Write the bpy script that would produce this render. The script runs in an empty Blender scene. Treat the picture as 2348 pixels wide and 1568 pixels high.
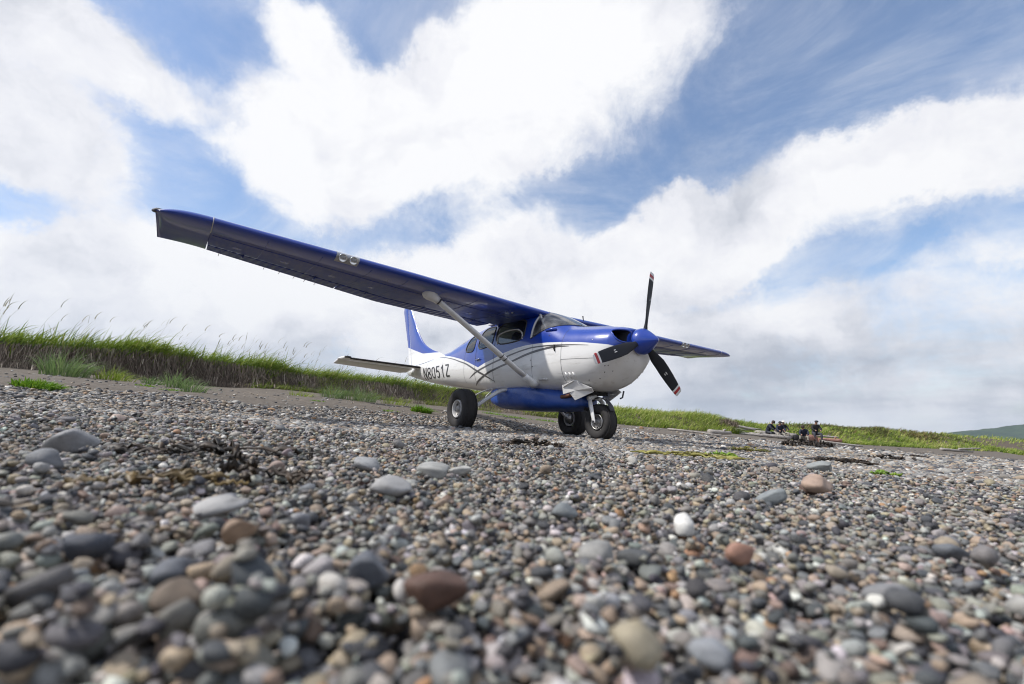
import bpy, bmesh, math, random
import numpy as np
from mathutils import Vector, Matrix

rng = np.random.default_rng(7)
random.seed(7)
scene = bpy.context.scene
COL = scene.collection

# ---------------------------------------------------------------- camera
CAM_POS = np.array([0.0, 0.0, 0.128])
CAM_R = np.array([0.99760823, 0.0, 0.06912173])
CAM_U = np.array([-0.06810596, -0.1708064, 0.98294799])
CAM_F = -np.array([0.01180643, -0.98530461, -0.17039787])
cd = bpy.data.cameras.new('camera')
cam = bpy.data.objects.new('camera', cd)
COL.objects.link(cam)
m = Matrix(((CAM_R[0], CAM_U[0], -CAM_F[0], 0), (CAM_R[1], CAM_U[1], -CAM_F[1], 0), (CAM_R[2], CAM_U[2], -CAM_F[2], CAM_POS[2]), (0, 0, 0, 1)))
cam.matrix_world = m
cd.sensor_width = 36.0
cd.lens = 16.69
cd.clip_start = 0.02
cd.clip_end = 30000
cd.dof.use_dof = True
cd.dof.focus_distance = 7.2
cd.dof.aperture_fstop = 3.0
scene.camera = cam
scene.view_settings.view_transform = 'Standard'
scene.view_settings.look = 'None'
scene.view_settings.gamma = 1.0
scene.view_settings.exposure = 0.22
scene.render.resolution_x = 1024
scene.render.resolution_y = 684
try:
    scene.cycles.max_bounces = 8
    scene.cycles.transparent_max_bounces = 24
    scene.cycles.caustics_reflective = False
    scene.cycles.caustics_refractive = False
    scene.cycles.use_denoising = True
    scene.cycles.filter_width = 1.1
except Exception:
    pass

# ---------------------------------------------------------------- sun and sky
SUN_AZ = math.radians(-98)      # clockwise from +Y, so the sun stands to the left and a little behind the airplane
SUN_EL = math.radians(48)
sun_dir = Vector((math.sin(SUN_AZ) * math.cos(SUN_EL), math.cos(SUN_AZ) * math.cos(SUN_EL), math.sin(SUN_EL)))
sl = bpy.data.lights.new('sun', 'SUN')
sl.energy = 3.8
sl.angle = math.radians(2.5)
sl.color = (1.0, 0.955, 0.89)
so = bpy.data.objects.new('sun', sl)
so.rotation_euler = sun_dir.to_track_quat('Z', 'Y').to_euler()
so.location = (-20, 10, 30)
COL.objects.link(so)

world = bpy.data.worlds.new('World')
scene.world = world
world.use_nodes = True


class NT:
    """small helper to write node trees"""
    def __init__(self, tree):
        self.t = tree
        tree.nodes.clear()

    def n(self, kind, **kw):
        nd = self.t.nodes.new(kind)
        for k, v in kw.items():
            if k == 'inp':
                for kk, vv in v.items():
                    nd.inputs[kk].default_value = vv
            else:
                setattr(nd, k, v)
        return nd

    def l(self, a, b):
        self.t.links.new(a, b)

    def math(self, op, a, b=None, clamp=False, c=None):
        nd = self.n('ShaderNodeMath', operation=op)
        nd.use_clamp = clamp
        for i, v in enumerate((a, b, c)):
            if v is None:
                continue
            if isinstance(v, (int, float)):
                nd.inputs[i].default_value = v
            else:
                self.l(v, nd.inputs[i])
        return nd.outputs[0]

    def vmath(self, op, a, b=None, out=0):
        nd = self.n('ShaderNodeVectorMath', operation=op)
        for i, v in enumerate((a, b)):
            if v is None:
                continue
            if isinstance(v, (tuple, list)):
                nd.inputs[i].default_value = v
            else:
                self.l(v, nd.inputs[i])
        return nd.outputs[out]

    def mix(self, fac, a, b):
        nd = self.n('ShaderNodeMix', data_type='RGBA')
        for i, v in ((0, fac), (6, a), (7, b)):
            if isinstance(v, (int, float)):
                nd.inputs[i].default_value = v
            elif isinstance(v, (tuple, list)):
                nd.inputs[i].default_value = (v[0], v[1], v[2], 1)
            else:
                self.l(v, nd.inputs[i])
        return nd.outputs[2]

    def noise(self, vec, scale, detail=4, rough=0.5, out=0, dist=0.0):
        nd = self.n('ShaderNodeTexNoise', inp={'Scale': scale, 'Detail': detail, 'Roughness': rough, 'Distortion': dist})
        if vec is not None:
            self.l(vec, nd.inputs['Vector'])
        return nd.outputs[out]

    def ramp(self, fac, stops, interp='LINEAR'):
        nd = self.n('ShaderNodeValToRGB')
        cr = nd.color_ramp
        cr.interpolation = interp
        while len(cr.elements) < len(stops):
            cr.elements.new(0.5)
        for e, (p, c) in zip(cr.elements, stops):
            e.position = p
            e.color = (c[0], c[1], c[2], 1) if isinstance(c, (tuple, list)) else (c, c, c, 1)
        self.l(fac, nd.inputs[0])
        return nd.outputs[0]

    def smooth(self, x, lo, hi):
        nd = self.n('ShaderNodeMapRange', interpolation_type='SMOOTHSTEP')
        nd.inputs[1].default_value = lo
        nd.inputs[2].default_value = hi
        self.l(x, nd.inputs[0])
        return nd.outputs[0]


# the beach is a sideways slope: the true horizon is tilted 4 degrees against it
_p = math.radians(10.5)
SKY_R = CAM_R
SKY_F = CAM_F * math.cos(_p) - CAM_U * math.sin(_p)
SKY_U = CAM_U * math.cos(_p) + CAM_F * math.sin(_p)


def build_sky():
    g = NT(world.node_tree)
    tc = g.n('ShaderNodeTexCoord')
    d = tc.outputs['Generated']
    dx = g.vmath('DOT_PRODUCT', d, tuple(SKY_R), 1)
    dy = g.vmath('DOT_PRODUCT', d, tuple(SKY_F), 1)
    dz = g.vmath('DOT_PRODUCT', d, tuple(SKY_U), 1)
    cmb = g.n('ShaderNodeCombineXYZ')
    for i, s in enumerate((dx, dy, dz)):
        g.l(s, cmb.inputs[i])
    D = cmb.outputs[0]
    sky = g.n('ShaderNodeTexSky', sky_type='NISHITA')
    sky.sun_disc = False
    sky.sun_elevation = SUN_EL
    sky.sun_rotation = SUN_AZ
    sky.air_density = 1.0
    sky.dust_density = 0.6
    sky.ozone_density = 3.0
    g.l(D, sky.inputs[0])
    bg1 = g.n('ShaderNodeBackground', inp={'Strength': 0.15})
    hs = g.n('ShaderNodeHueSaturation', inp={'Saturation': 1.10})
    g.l(sky.outputs[0], hs.inputs['Color'])
    g.l(hs.outputs[0], bg1.inputs[0])
    # flat cloud-deck coordinates: perspective makes the streaks
    zc = g.math('MAXIMUM', g.math('ADD', dz, 0.17), 0.05)
    pl = g.n('ShaderNodeCombineXYZ')
    g.l(g.math('DIVIDE', dx, zc), pl.inputs[0])
    g.l(g.math('DIVIDE', dy, zc), pl.inputs[1])
    deck = pl.outputs[0]
    # domain warp for ragged edges
    n1 = g.noise(D, 2.2, 4, 0.55, 1)
    n2 = g.noise(D, 7.0, 7, 0.66, 1)
    w1 = g.vmath('SCALE', g.vmath('SUBTRACT', n1, (0.5, 0.5, 0.5)), None)
    w1.node.inputs[3].default_value = 0.26
    w2 = g.vmath('SCALE', g.vmath('SUBTRACT', n2, (0.5, 0.5, 0.5)), None)
    w2.node.inputs[3].default_value = 0.13
    DW = g.vmath('ADD', g.vmath('ADD', D, w1), w2)

    def px(vx, vy):
        a = CAM_R * ((vx - 1173.5) / 1088.0) + CAM_U * (-(vy - 784.0) / 1088.0) + CAM_F
        a = a / np.linalg.norm(a)
        return Vector((float(a @ SKY_R), float(a @ SKY_F), float(a @ SKY_U)))

    def blob(vx, vy, sx, sy, ang, wt, prev):
        c = px(vx, vy)
        r = px(vx + 40 * math.cos(math.radians(ang)), vy - 40 * math.sin(math.radians(ang))) - c
        r.normalize()
        nn = c.normalized()
        r = (r - nn * r.dot(nn)).normalized()
        u = nn.cross(r)
        k = px(vx, vy).dot(px(1173.5, 784)) ** 1.5 / 1088.0
        M3 = Matrix((r, u, nn)).transposed()
        mp = g.n('ShaderNodeMapping', vector_type='TEXTURE')
        mp.inputs['Location'].default_value = c
        mp.inputs['Rotation'].default_value = M3.to_euler()
        mp.inputs['Scale'].default_value = (sx * k, sy * k, 0.8)
        g.l(DW, mp.inputs[0])
        gr = g.n('ShaderNodeTexGradient', gradient_type='SPHERICAL')
        g.l(mp.outputs[0], gr.inputs[0])
        s = g.math('SMOOTH_MIN', g.math('MULTIPLY', gr.outputs[1], 1.7), 1.0, c=0.5)
        s = g.math('MULTIPLY', s, wt)
        return s if prev is None else g.math('ADD', prev, s)

    acc = None
    for b in [  # clouds, by where they hang in the sky
        (860, 280, 560, 300, 0, 1.15), (1200, 200, 480, 330, 15, .95), (850, 430, 420, 150, 0, .6), (690, 20, 170, 110, 10, .75), (1400, 20, 460, 170, 5, .85), (560, 200, 160, 120, 0, .3),
        (1900, 420, 900, 210, 22, 1.25), (2250, 320, 480, 200, 8, .9), (1300, 610, 520, 170, 10, 1.15), (1500, 730, 700, 160, 6, .7),
        (130, 110, 480, 170, -22, 1.1), (90, 380, 430, 190, -14, 1.35), (330, 250, 260, 110, -25, .6),
        (230, 680, 700, 230, 0, 1.25), (800, 700, 600, 170, 0, .9), (2300, 560, 330, 80, 10, .45), (420, 380, 620, 560, 0, .30), (1250, 500, 500, 150, 10, .2),
        # openings
        (2250, 110, 640, 230, 14, -.7), (1760, 260, 320, 200, 22, -.5), (500, 90, 250, 240, -30, -.75), (430, 300, 160, 230, -30, -.6), (900, 10, 170, 120, 0, -.7),
        (1370, 470, 330, 100, 18, -.6), (480, 480, 330, 130, -15, -.55), (1900, 640, 400, 80, 15, -.35), (60, 520, 220, 70, 0, -.45),
    ]:
        acc = blob(*b, acc)
    # broad broken cloud everywhere, also where the camera does not look
    fb = g.noise(deck, 1.1, 8, 0.62)
    fb2 = g.noise(D, 7.0, 8, 0.68, dist=0.4)
    base = g.math('MULTIPLY', g.math('SUBTRACT', fb, 0.50), 1.3)
    base2 = g.math('MULTIPLY', g.math('SUBTRACT', fb2, 0.5), 1.45)
    low = g.math('MULTIPLY', g.math('SUBTRACT', 1.0, g.smooth(dz, 0.10, 0.32)), 1.0)
    back = g.math('MULTIPLY', g.math('SUBTRACT', 1.0, g.smooth(dy, 0.1, 0.55)), 0.6)
    tot = g.math('ADD', g.math('ADD', acc, base), g.math('ADD', base2, g.math('ADD', low, back)))
    mask = g.smooth(tot, 0.02, 1.12)
    # thin streaky veil
    vl = g.noise(deck, 1.7, 7, 0.66, dist=0.8)
    veil = g.math('ADD', g.math('MULTIPLY', g.smooth(vl, 0.36, 0.70), 0.36), 0.08)
    mask = g.math('MAXIMUM', mask, g.math('ADD', veil, g.math('MULTIPLY', mask, 0.4)), True)
    # tone inside the clouds: the thick parts turn grey on the underside
    gn = g.noise(deck, 0.75, 5, 0.55)
    gn2 = g.noise(DW, 4.0, 5, 0.6)
    lowgrey = g.math('SUBTRACT', 1.0, g.smooth(dz, 0.02, 0.36))
    t = g.math('ADD', g.math('MULTIPLY', gn, 0.7), g.math('MULTIPLY', gn2, 0.8))
    t = g.math('ADD', t, g.math('MULTIPLY', lowgrey, 0.10))
    tone = None
    for b in [(2150, 880, 700, 150, 0, .16), (2250, 720, 450, 90, 4, .10), (90, 650, 220, 80, 0, .12), (400, 690, 220, 80, 0, .12), (700, 640, 500, 200, 0, -.12), (1200, 620, 450, 170, 0, -.16), (1900, 480, 800, 90, 21, -.10), (900, 330, 500, 250, 0, -.14), (1250, 180, 400, 220, 0, -.10), (80, 60, 260, 110, -20, .08)]:
        tone = blob(*b, tone)
    t = g.math('ADD', t, g.math('MULTIPLY', tone, 0.6))
    col = g.ramp(t, [(0.68, (0.94, 0.94, 0.955)), (0.79, (0.83, 0.835, 0.88)), (0.89, (0.65, 0.67, 0.73)), (1.02, (0.47, 0.50, 0.57))])
    bg2 = g.n('ShaderNodeBackground', inp={'Strength': 0.92})
    g.l(col, bg2.inputs[0])
    mx = g.n('ShaderNodeMixShader')
    g.l(mask, mx.inputs[0])
    g.l(bg1.outputs[0], mx.inputs[1])
    g.l(bg2.outputs[0], mx.inputs[2])
    out = g.n('ShaderNodeOutputWorld')
    g.l(mx.outputs[0], out.inputs[0])


build_sky()
try:
    world.cycles.sampling_method = 'MANUAL'
    world.cycles.sample_map_resolution = 512
except Exception:
    pass


# ---------------------------------------------------------------- helpers
def tag(o, label=None, cat=None, group=None, kind=None):
    if label:
        o['label'] = label
    if cat:
        o['category'] = cat
    if group:
        o['group'] = group
    if kind:
        o['kind'] = kind
    return o


def empty(name, loc=(0, 0, 0), rz=0.0):
    o = bpy.data.objects.new(name, None)
    o.location = loc
    o.rotation_euler = (0, 0, rz)
    o.empty_display_size = 0.1
    COL.objects.link(o)
    return o


def link(name, me, mat=None, parent=None):
    o = bpy.data.objects.new(name, me)
    if mat is not None:
        mats = mat if isinstance(mat, (list, tuple)) else [mat]
        for mm in mats:
            me.materials.append(mm)
    if parent is not None:
        o.parent = parent
    COL.objects.link(o)
    return o


def np_mesh(name, verts, quads=None, tris=None, smooth=True):
    """fast mesh from arrays"""
    verts = np.asarray(verts, dtype=np.float32).reshape(-1, 3)
    q = np.zeros((0, 4), np.int32) if quads is None else np.asarray(quads, np.int32).reshape(-1, 4)
    t = np.zeros((0, 3), np.int32) if tris is None else np.asarray(tris, np.int32).reshape(-1, 3)
    me = bpy.data.meshes.new(name)
    me.vertices.add(len(verts))
    me.vertices.foreach_set('co', verts.ravel())
    me.loops.add(q.size + t.size)
    me.loops.foreach_set('vertex_index', np.concatenate([q.ravel(), t.ravel()]).astype(np.int32))
    me.polygons.add(len(q) + len(t))
    st = np.concatenate([np.arange(len(q)) * 4, q.size + np.arange(len(t)) * 3]).astype(np.int32)
    me.polygons.foreach_set('loop_start', st)
    me.update(calc_edges=True)
    me.polygons.foreach_set('use_smooth', np.full(len(q) + len(t), smooth))
    me.validate()
    return me


def add_attr(me, name, vals, kind='FLOAT', dom='POINT'):
    a = me.attributes.new(name, kind, dom)
    if kind == 'FLOAT':
        a.data.foreach_set('value', np.asarray(vals, np.float32).ravel())
    elif kind == 'FLOAT_COLOR':
        v = np.asarray(vals, np.float32)
        if v.shape[1] == 3:
            v = np.concatenate([v, np.ones((len(v), 1), np.float32)], 1)
        a.data.foreach_set('color', v.ravel())
    elif kind == 'FLOAT_VECTOR':
        a.data.foreach_set('vector', np.asarray(vals, np.float32).ravel())
    elif kind == 'INT':
        a.data.foreach_set('value', np.asarray(vals, np.int32).ravel())


def grid_faces(n, m, wrap=False, flip=False):
    i = np.arange(n - 1)[:, None]
    j = np.arange(m if wrap else m - 1)[None, :]
    j2 = (j + 1) % m
    f = np.stack([i * m + j, (i + 1) * m + j, (i + 1) * m + j2, i * m + j2], -1).reshape(-1, 4)
    return f[:, ::-1] if flip else f


class MB:
    """collects simple shapes into ONE mesh (used for one part at a time)"""
    def __init__(self):
        self.v, self.q, self.t, self.n = [], [], [], 0

    def add(self, verts, quads=None, tris=None):
        verts = np.asarray(verts, float).reshape(-1, 3)
        if quads is not None and len(quads):
            self.q.append(np.asarray(quads, int).reshape(-1, 4) + self.n)
        if tris is not None and len(tris):
            self.t.append(np.asarray(tris, int).reshape(-1, 3) + self.n)
        self.v.append(verts)
        self.n += len(verts)
        return self

    def box(self, c, s, rot=None):
        s = np.asarray(s, float) / 2
        v = np.array([[x, y, z] for x in (-1, 1) for y in (-1, 1) for z in (-1, 1)], float) * s
        if rot is not None:
            v = v @ np.array(rot.to_matrix() if hasattr(rot, 'to_matrix') else rot).T
        return self.add(v + np.asarray(c, float), [[0, 1, 3, 2], [4, 6, 7, 5], [0, 4, 5, 1], [2, 3, 7, 6], [0, 2, 6, 4], [1, 5, 7, 3]])

    def tube(self, pts, r, n=10, cap=True, flat=1.0, flatdir=None):
        pts = np.asarray(pts, float)
        k = len(pts)
        r = np.full(k, r, float) if np.isscalar(r) else np.asarray(r, float)
        tan = np.gradient(pts, axis=0)
        tan /= np.linalg.norm(tan, axis=1)[:, None] + 1e-12
        up = np.array([0, 0, 1.0]) if flatdir is None else np.asarray(flatdir, float)
        if flatdir is None and abs(tan[0] @ up) > 0.9:
            up = np.array([1.0, 0, 0])
        rings = []
        for i in range(k):
            a = up - tan[i] * (up @ tan[i])
            a /= np.linalg.norm(a) + 1e-12
            b = np.cross(tan[i], a)
            th = np.linspace(0, 2 * np.pi, n, endpoint=False)
            rings.append(pts[i] + r[i] * (np.cos(th)[:, None] * a * flat + np.sin(th)[:, None] * b))
            up = a if flatdir is None else up
        V = np.concatenate(rings)
        q = grid_faces(k, n, True)
        t = []
        if cap:
            V = np.concatenate([V, pts[:1], pts[-1:]])
            c0, c1 = k * n, k * n + 1
            for j in range(n):
                t.append([c0, j, (j + 1) % n])
                t.append([c1, (k - 1) * n + (j + 1) % n, (k - 1) * n + j])
        return self.add(V, q, t)

    def lathe(self, prof, axis_o, axis_d, n=40, arc=None):
        """prof: (offset along axis, radius)"""
        o = np.asarray(axis_o, float)
        d = np.asarray(axis_d, float)
        d = d / np.linalg.norm(d)
        a = np.cross(d, [0, 0, 1.0]) if abs(d[2]) < 0.9 else np.cross(d, [1.0, 0, 0])
        a /= np.linalg.norm(a)
        b = np.cross(d, a)
        th = np.linspace(0, 2 * np.pi, n, endpoint=False)
        V = np.array([o + d * s + r * (math.cos(t) * a + math.sin(t) * b) for s, r in prof for t in th])
        return self.add(V, grid_faces(len(prof), n, True))

    def build(self, name, mat=None, parent=None, smooth=True, angle=None):
        me = np_mesh(name, np.concatenate(self.v), np.concatenate(self.q) if self.q else None, np.concatenate(self.t) if self.t else None, smooth)
        if angle is not None:
            try:
                me.set_sharp_from_angle(angle=math.radians(angle))
            except Exception:
                pass
        return link(name, me, mat, parent)


def fix_normals(o):
    bm = bmesh.new()
    bm.from_mesh(o.data)
    bmesh.ops.recalc_face_normals(bm, faces=bm.faces)
    bm.to_mesh(o.data)
    bm.free()
    return o


def catmull(pts, n=12):
    pts = np.asarray(pts, float)
    P = np.concatenate([2 * pts[:1] - pts[1:2], pts, 2 * pts[-1:] - pts[-2:-1]])
    out = []
    for i in range(1, len(P) - 2):
        t = np.linspace(0, 1, n, endpoint=False)[:, None]
        a, b, c, d = P[i - 1], P[i], P[i + 1], P[i + 2]
        out.append(0.5 * (2 * b + (c - a) * t + (2 * a - 5 * b + 4 * c - d) * t ** 2 + (3 * b - a - 3 * c + d) * t ** 3))
    return np.concatenate(out + [pts[-1:]])


def chaikin(poly, it=3, closed=True):
    p = np.asarray(poly, float)
    for _ in range(it):
        nx = np.roll(p, -1, 0)
        p = np.stack([0.82 * p + 0.18 * nx, 0.18 * p + 0.82 * nx], 1).reshape(-1, p.shape[1])
    return p


def in_poly(x, z, poly):
    poly = np.asarray(poly)
    ins = np.zeros(x.shape, bool)
    j = len(poly) - 1
    for i in range(len(poly)):
        xi, zi = poly[i]
        xj, zj = poly[j]
        c = ((zi > z) != (zj > z)) & (x < (xj - xi) * (z - zi) / (zj - zi + 1e-12) + xi)
        ins ^= c
        j = i
    return ins


def vnoise(x, y, seed=0, oct=4, pers=0.5):
    """value noise on arrays"""
    tot = np.zeros_like(x, dtype=float)
    amp, fr, nrm = 1.0, 1.0, 0.0
    for o in range(oct):
        X, Y = x * fr + 17.3 * o + seed * 3.1, y * fr - 9.7 * o + seed * 7.7
        xi, yi = np.floor(X).astype(np.int64), np.floor(Y).astype(np.int64)
        fx, fy = X - xi, Y - yi
        fx, fy = fx * fx * (3 - 2 * fx), fy * fy * (3 - 2 * fy)

        def h(a, b):
            n = (a * 374761393 + b * 668265263 + (seed + o) * 974711) & 0x7fffffff
            n = ((n ^ (n >> 13)) * 1274126177) & 0x7fffffff
            return ((n ^ (n >> 16)) & 0xffff) / 65535.0
        v = (h(xi, yi) * (1 - fx) + h(xi + 1, yi) * fx) * (1 - fy) + (h(xi, yi + 1) * (1 - fx) + h(xi + 1, yi + 1) * fx) * fy
        tot += amp * (v * 2 - 1)
        nrm += amp
        amp *= pers
        fr *= 2.03
    return tot / nrm


def material(name, fn):
    mt = bpy.data.materials.new(name)
    mt.use_nodes = True
    g = NT(mt.node_tree)
    out = g.n('ShaderNodeOutputMaterial')
    fn(g, out)
    return mt


def pbsdf(g, out, **inp):
    b = g.n('ShaderNodeBsdfPrincipled')
    for k, v in inp.items():
        key = k.replace('_', ' ')
        if isinstance(v, (int, float)):
            b.inputs[key].default_value = v
        elif isinstance(v, (tuple, list)):
            b.inputs[key].default_value = (v[0], v[1], v[2], 1) if len(v) == 3 and 'Color' in key else v
        else:
            g.l(v, b.inputs[key])
    g.l(b.outputs[0], out.inputs[0])
    return b


def bump(g, b, h, strength, dist=0.01):
    n = g.n('ShaderNodeBump', inp={'Strength': strength, 'Distance': dist})
    g.l(h, n.inputs['Height'])
    g.l(n.outputs[0], b.inputs['Normal'])
    return n


def simple(name, col, rough=0.5, metal=0.0, coat=0.0, var=0.15, scale=20.0, bstr=0.0, spec=0.5):
    def fn(g, out):
        tc = g.n('ShaderNodeTexCoord').outputs['Object']
        nz = g.noise(tc, scale, 5, 0.6)
        c = g.mix(nz, tuple(x * (1 - var) for x in col), tuple(min(1, x * (1 + var)) for x in col))
        r = g.math('ADD', g.math('MULTIPLY', nz, 0.16), rough - 0.08)
        b = pbsdf(g, out, Base_Color=c, Roughness=r, Metallic=metal, Coat_Weight=coat)
        b.inputs['Specular IOR Level'].default_value = spec
        if coat:
            b.inputs['Coat Roughness'].default_value = 0.06
        if bstr:
            bump(g, b, g.noise(tc, scale * 2, 6, 0.6), bstr, 0.004)
    return material(name, fn)


#GROUND-BEGIN
# ---------------------------------------------------------------- ground form
# bank foot line: x, y, z of the foot, lip height, width of the face, grass depth scale
BANK = np.array([
    (-60.0, -14.0, .5, .50, .5), (-24.0, 1.5, .5, .50, .5), (-13.5, 7.4, .52, .52, .45), (-10.4, 9.5, .55, .50, .35), (-8.8, 11.0, .56, .64, .35),
    (-8.05, 12.3, .56, .68, .4), (-6.62, 13.3, .64, .52, .5), (-5.98, 14.4, .66, .52, .6), (-4.2, 16.4, .62, .66, .7),
    (-2.9, 18.0, .62, .66, .9), (.48, 21.0, .57, .80, 1.3), (6.25, 25.0, .50, .66, 2.2), (13.3, 31.0, .53, .92, 2.0),
    (18.2, 35.4, .50, .86, 2.0), (24.4, 40.9, .47, .76, 2.5), (32.8, 45.0, .54, 1.10, 4.0), (44.0, 51.0, .71, 1.6, 5.0), (59.0, 57.0, .97, 1.45, 5.0), (77.0, 61.0, 1.2, 1.5, 5.0), (300.0, 95.0, 2.0, 2.0, 6.0)])
_b = BANK
_P = np.concatenate([2 * _b[:1] - _b[1:2], _b, 2 * _b[-1:] - _b[-2:-1]])
BANK = []
for _i in range(1, len(_P) - 2):
    for _t in (0, 1 / 3, 2 / 3):
        _a, _q, _c, _d = _P[_i - 1], _P[_i], _P[_i + 1], _P[_i + 2]
        BANK.append(.5 * (2 * _q + (_c - _a) * _t + (2 * _a - 5 * _q + 4 * _c - _d) * _t ** 2 + (3 * _q - _a - 3 * _c + _d) * _t ** 3))
BANK = np.array(BANK + [_b[-1]])
BANK[:3, :] = np.linspace(_b[0], _b[1], 4)[:3]
BANK[-4:, :] = np.linspace(_b[-2], _b[-1], 4)
PROF_D = np.array([0, 2.5, 5.0, 6.0, 7.0, 7.9, 8.4, 9.5, 10.6, 12, 14.5, 20, 60, 200])
PROF_F = np.array([1, .74, .50, .44, .30, .10, 0, 0, 0, -.055, -.11, -.5, -3.5, -6.0])   # share of the foot height above the wheel level


def bank_coords(x, y):
    """signed distance to the foot line (inland positive), and foot z, lip, face width there"""
    x, y = np.asarray(x, float), np.asarray(y, float)
    best = np.full(x.shape, 1e18)
    sd = np.zeros(x.shape)
    att = np.zeros(x.shape + (3,))
    ts = np.zeros(x.shape)
    for i in range(len(BANK) - 1):
        a, b = BANK[i], BANK[i + 1]
        dx, dy = b[0] - a[0], b[1] - a[1]
        L2 = dx * dx + dy * dy
        t = np.clip(((x - a[0]) * dx + (y - a[1]) * dy) / L2, 0, 1)
        px_, py_ = a[0] + t * dx, a[1] + t * dy
        d2 = (x - px_) ** 2 + (y - py_) ** 2
        s = np.sign(dx * (y - a[1]) - dy * (x - a[0]))
        m_ = d2 < best
        best = np.where(m_, d2, best)
        sd = np.where(m_, s * np.sqrt(d2), sd)
        v = a[2:5] + t[..., None] * (b[2:5] - a[2:5])
        att = np.where(m_[..., None], v, att)
        ts = np.where(m_, (i + t) / 3, ts)
    return sd, att[..., 0], att[..., 1], att[..., 2], ts


def ground_z(x, y, full=False):
    x, y = np.asarray(x, float), np.asarray(y, float)
    sd, zf, lip, fw, ts = bank_coords(x, y)
    wob = vnoise(ts * 6.0, sd * 0 + .3, 3, 3) * 0.35
    sdw = sd + wob * np.clip(fw, .3, 1.5)
    f = np.interp(-sd, PROF_D, PROF_F)
    beach = np.where(f > 0, f * zf, f * .5)
    u = np.clip(sdw / fw, 0, 1)
    u = u * u * (3 - 2 * u)
    hum = vnoise(x * .35, y * .35, 5, 4) * .35 * np.clip(sd / 6, 0, 1) * np.clip(fw / 2.0, .15, 1.2)
    z = np.where(sd > 0, zf + lip * u + hum, beach)
    r = np.hypot(x, y)
    small = vnoise(x * 1.7, y * 1.7, 9, 4) * .03 * np.clip((r - 3) / 4, 0, 1) * np.clip((np.hypot(x - .9, y - 7.8) - 2.2) / 2, 0, 1)
    z = z + np.where(sd < 0, small, small * .5)
    if full:
        return z, sd, ts
    return z
#GROUND-END


# ---------------------------------------------------------------- ground sheet
def mat_ground(g, out):
    tc = g.n('ShaderNodeTexCoord').outputs['Object']
    sd = g.n('ShaderNodeAttribute', attribute_name='shore').outputs['Fac']       # metres seaward of the bank foot
    nz = g.noise(tc, 0.5, 5, 0.6)
    nf = g.noise(tc, 9.0, 6, 0.65)
    ng = g.noise(tc, 70.0, 4, 0.6)
    sandc = g.ramp(nf, [(0.3, (0.105, 0.088, 0.072)), (0.55, (0.165, 0.142, 0.118)), (0.75, (0.215, 0.188, 0.158))])
    sandc = g.mix(g.math('MULTIPLY', ng, 0.35), sandc, (0.09, 0.08, 0.07))
    # shingle too far off to tell the stones apart
    vo = g.n('ShaderNodeTexVoronoi', inp={'Scale': 24.0, 'Randomness': 1.0})
    g.l(tc, vo.inputs['Vector'])
    sep = g.n('ShaderNodeSeparateColor')
    g.l(vo.outputs['Color'], sep.inputs[0])
    peb = g.ramp(sep.outputs[0], [(0.0, (0.05, 0.05, 0.055)), (0.3, (0.13, 0.125, 0.12)), (0.55, (0.21, 0.20, 0.185)), (0.8, (0.30, 0.26, 0.21)), (1.0, (0.42, 0.40, 0.37))])
    peb = g.mix(g.smooth(vo.outputs['Distance'], 0.25, 0.62), peb, (0.035, 0.032, 0.03))
    edge = g.math('ADD', sd, g.math('MULTIPLY', g.math('SUBTRACT', nz, 0.5), 3.0))
    msk = g.smooth(edge, 6.6, 8.0)
    c = g.mix(msk, sandc, peb)
    # turf soil inland of the bank
    soil = g.ramp(nf, [(0.3, (0.07, 0.055, 0.042)), (0.7, (0.16, 0.13, 0.10))])
    c = g.mix(g.smooth(sd, 0.15, -0.1), c, soil)
    b = pbsdf(g, out, Base_Color=c, Roughness=0.92)
    b.inputs['Specular IOR Level'].default_value = 0.2
    h = g.math('ADD', g.math('MULTIPLY', nf, 0.6), g.math('MULTIPLY', ng, 0.25))
    hp = g.math('SUBTRACT', 1.0, vo.outputs['Distance'])
    hm = g.n('ShaderNodeMix', data_type='FLOAT')
    g.l(msk, hm.inputs[0])
    g.l(h, hm.inputs[2])
    g.l(hp, hm.inputs[3])
    bump(g, b, hm.outputs[0], 0.9, 0.03)


M_GROUND = material('beach_ground', mat_ground)


def build_ground():
    th = np.radians(np.concatenate([np.linspace(-180, -62, 40, endpoint=False), np.linspace(-62, 62, 520, endpoint=False), np.linspace(62, 180, 40)]))
    r = np.concatenate([np.geomspace(0.05, 4.5, 90, endpoint=False), np.geomspace(4.5, 75, 430, endpoint=False), np.geomspace(75, 12000, 60)])
    R_, T = np.meshgrid(r, th, indexing='ij')
    X, Y = R_ * np.sin(T), R_ * np.cos(T)
    z, sd, ts = ground_z(X, Y, True)
    z = z * np.clip(1.5 - R_ / 800, 0.0, 1.0) + np.where(R_ > 400, 1.0, 0)
    me = np_mesh('ground', np.stack([X, Y, z], -1), grid_faces(len(r), len(th), flip=True))
    add_attr(me, 'shore', (-sd).ravel())
    o = link('ground', me, M_GROUND)
    tag(o, 'grey brown sand and shingle beach rising to a grassy bank', kind='structure')
    return o


build_ground()


# ---------------------------------------------------------------- far hills
def mat_hill(g, out):
    tc = g.n('ShaderNodeTexCoord').outputs['Object']
    a = g.noise(tc, 0.006, 8, 0.62)
    b_ = g.noise(tc, 0.03, 6, 0.6)
    c = g.ramp(g.math('ADD', g.math('MULTIPLY', a, 0.6), g.math('MULTIPLY', b_, 0.4)), [(0.36, (0.016, 0.030, 0.018)), (0.5, (0.030, 0.055, 0.024)), (0.66, (0.060, 0.090, 0.034))])
    b = pbsdf(g, out, Base_Color=c, Roughness=0.95)
    b.inputs['Specular IOR Level'].default_value = 0.1
    bump(g, b, b_, 0.6, 12.0)


M_HILL = material('hillside', mat_hill)


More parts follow.
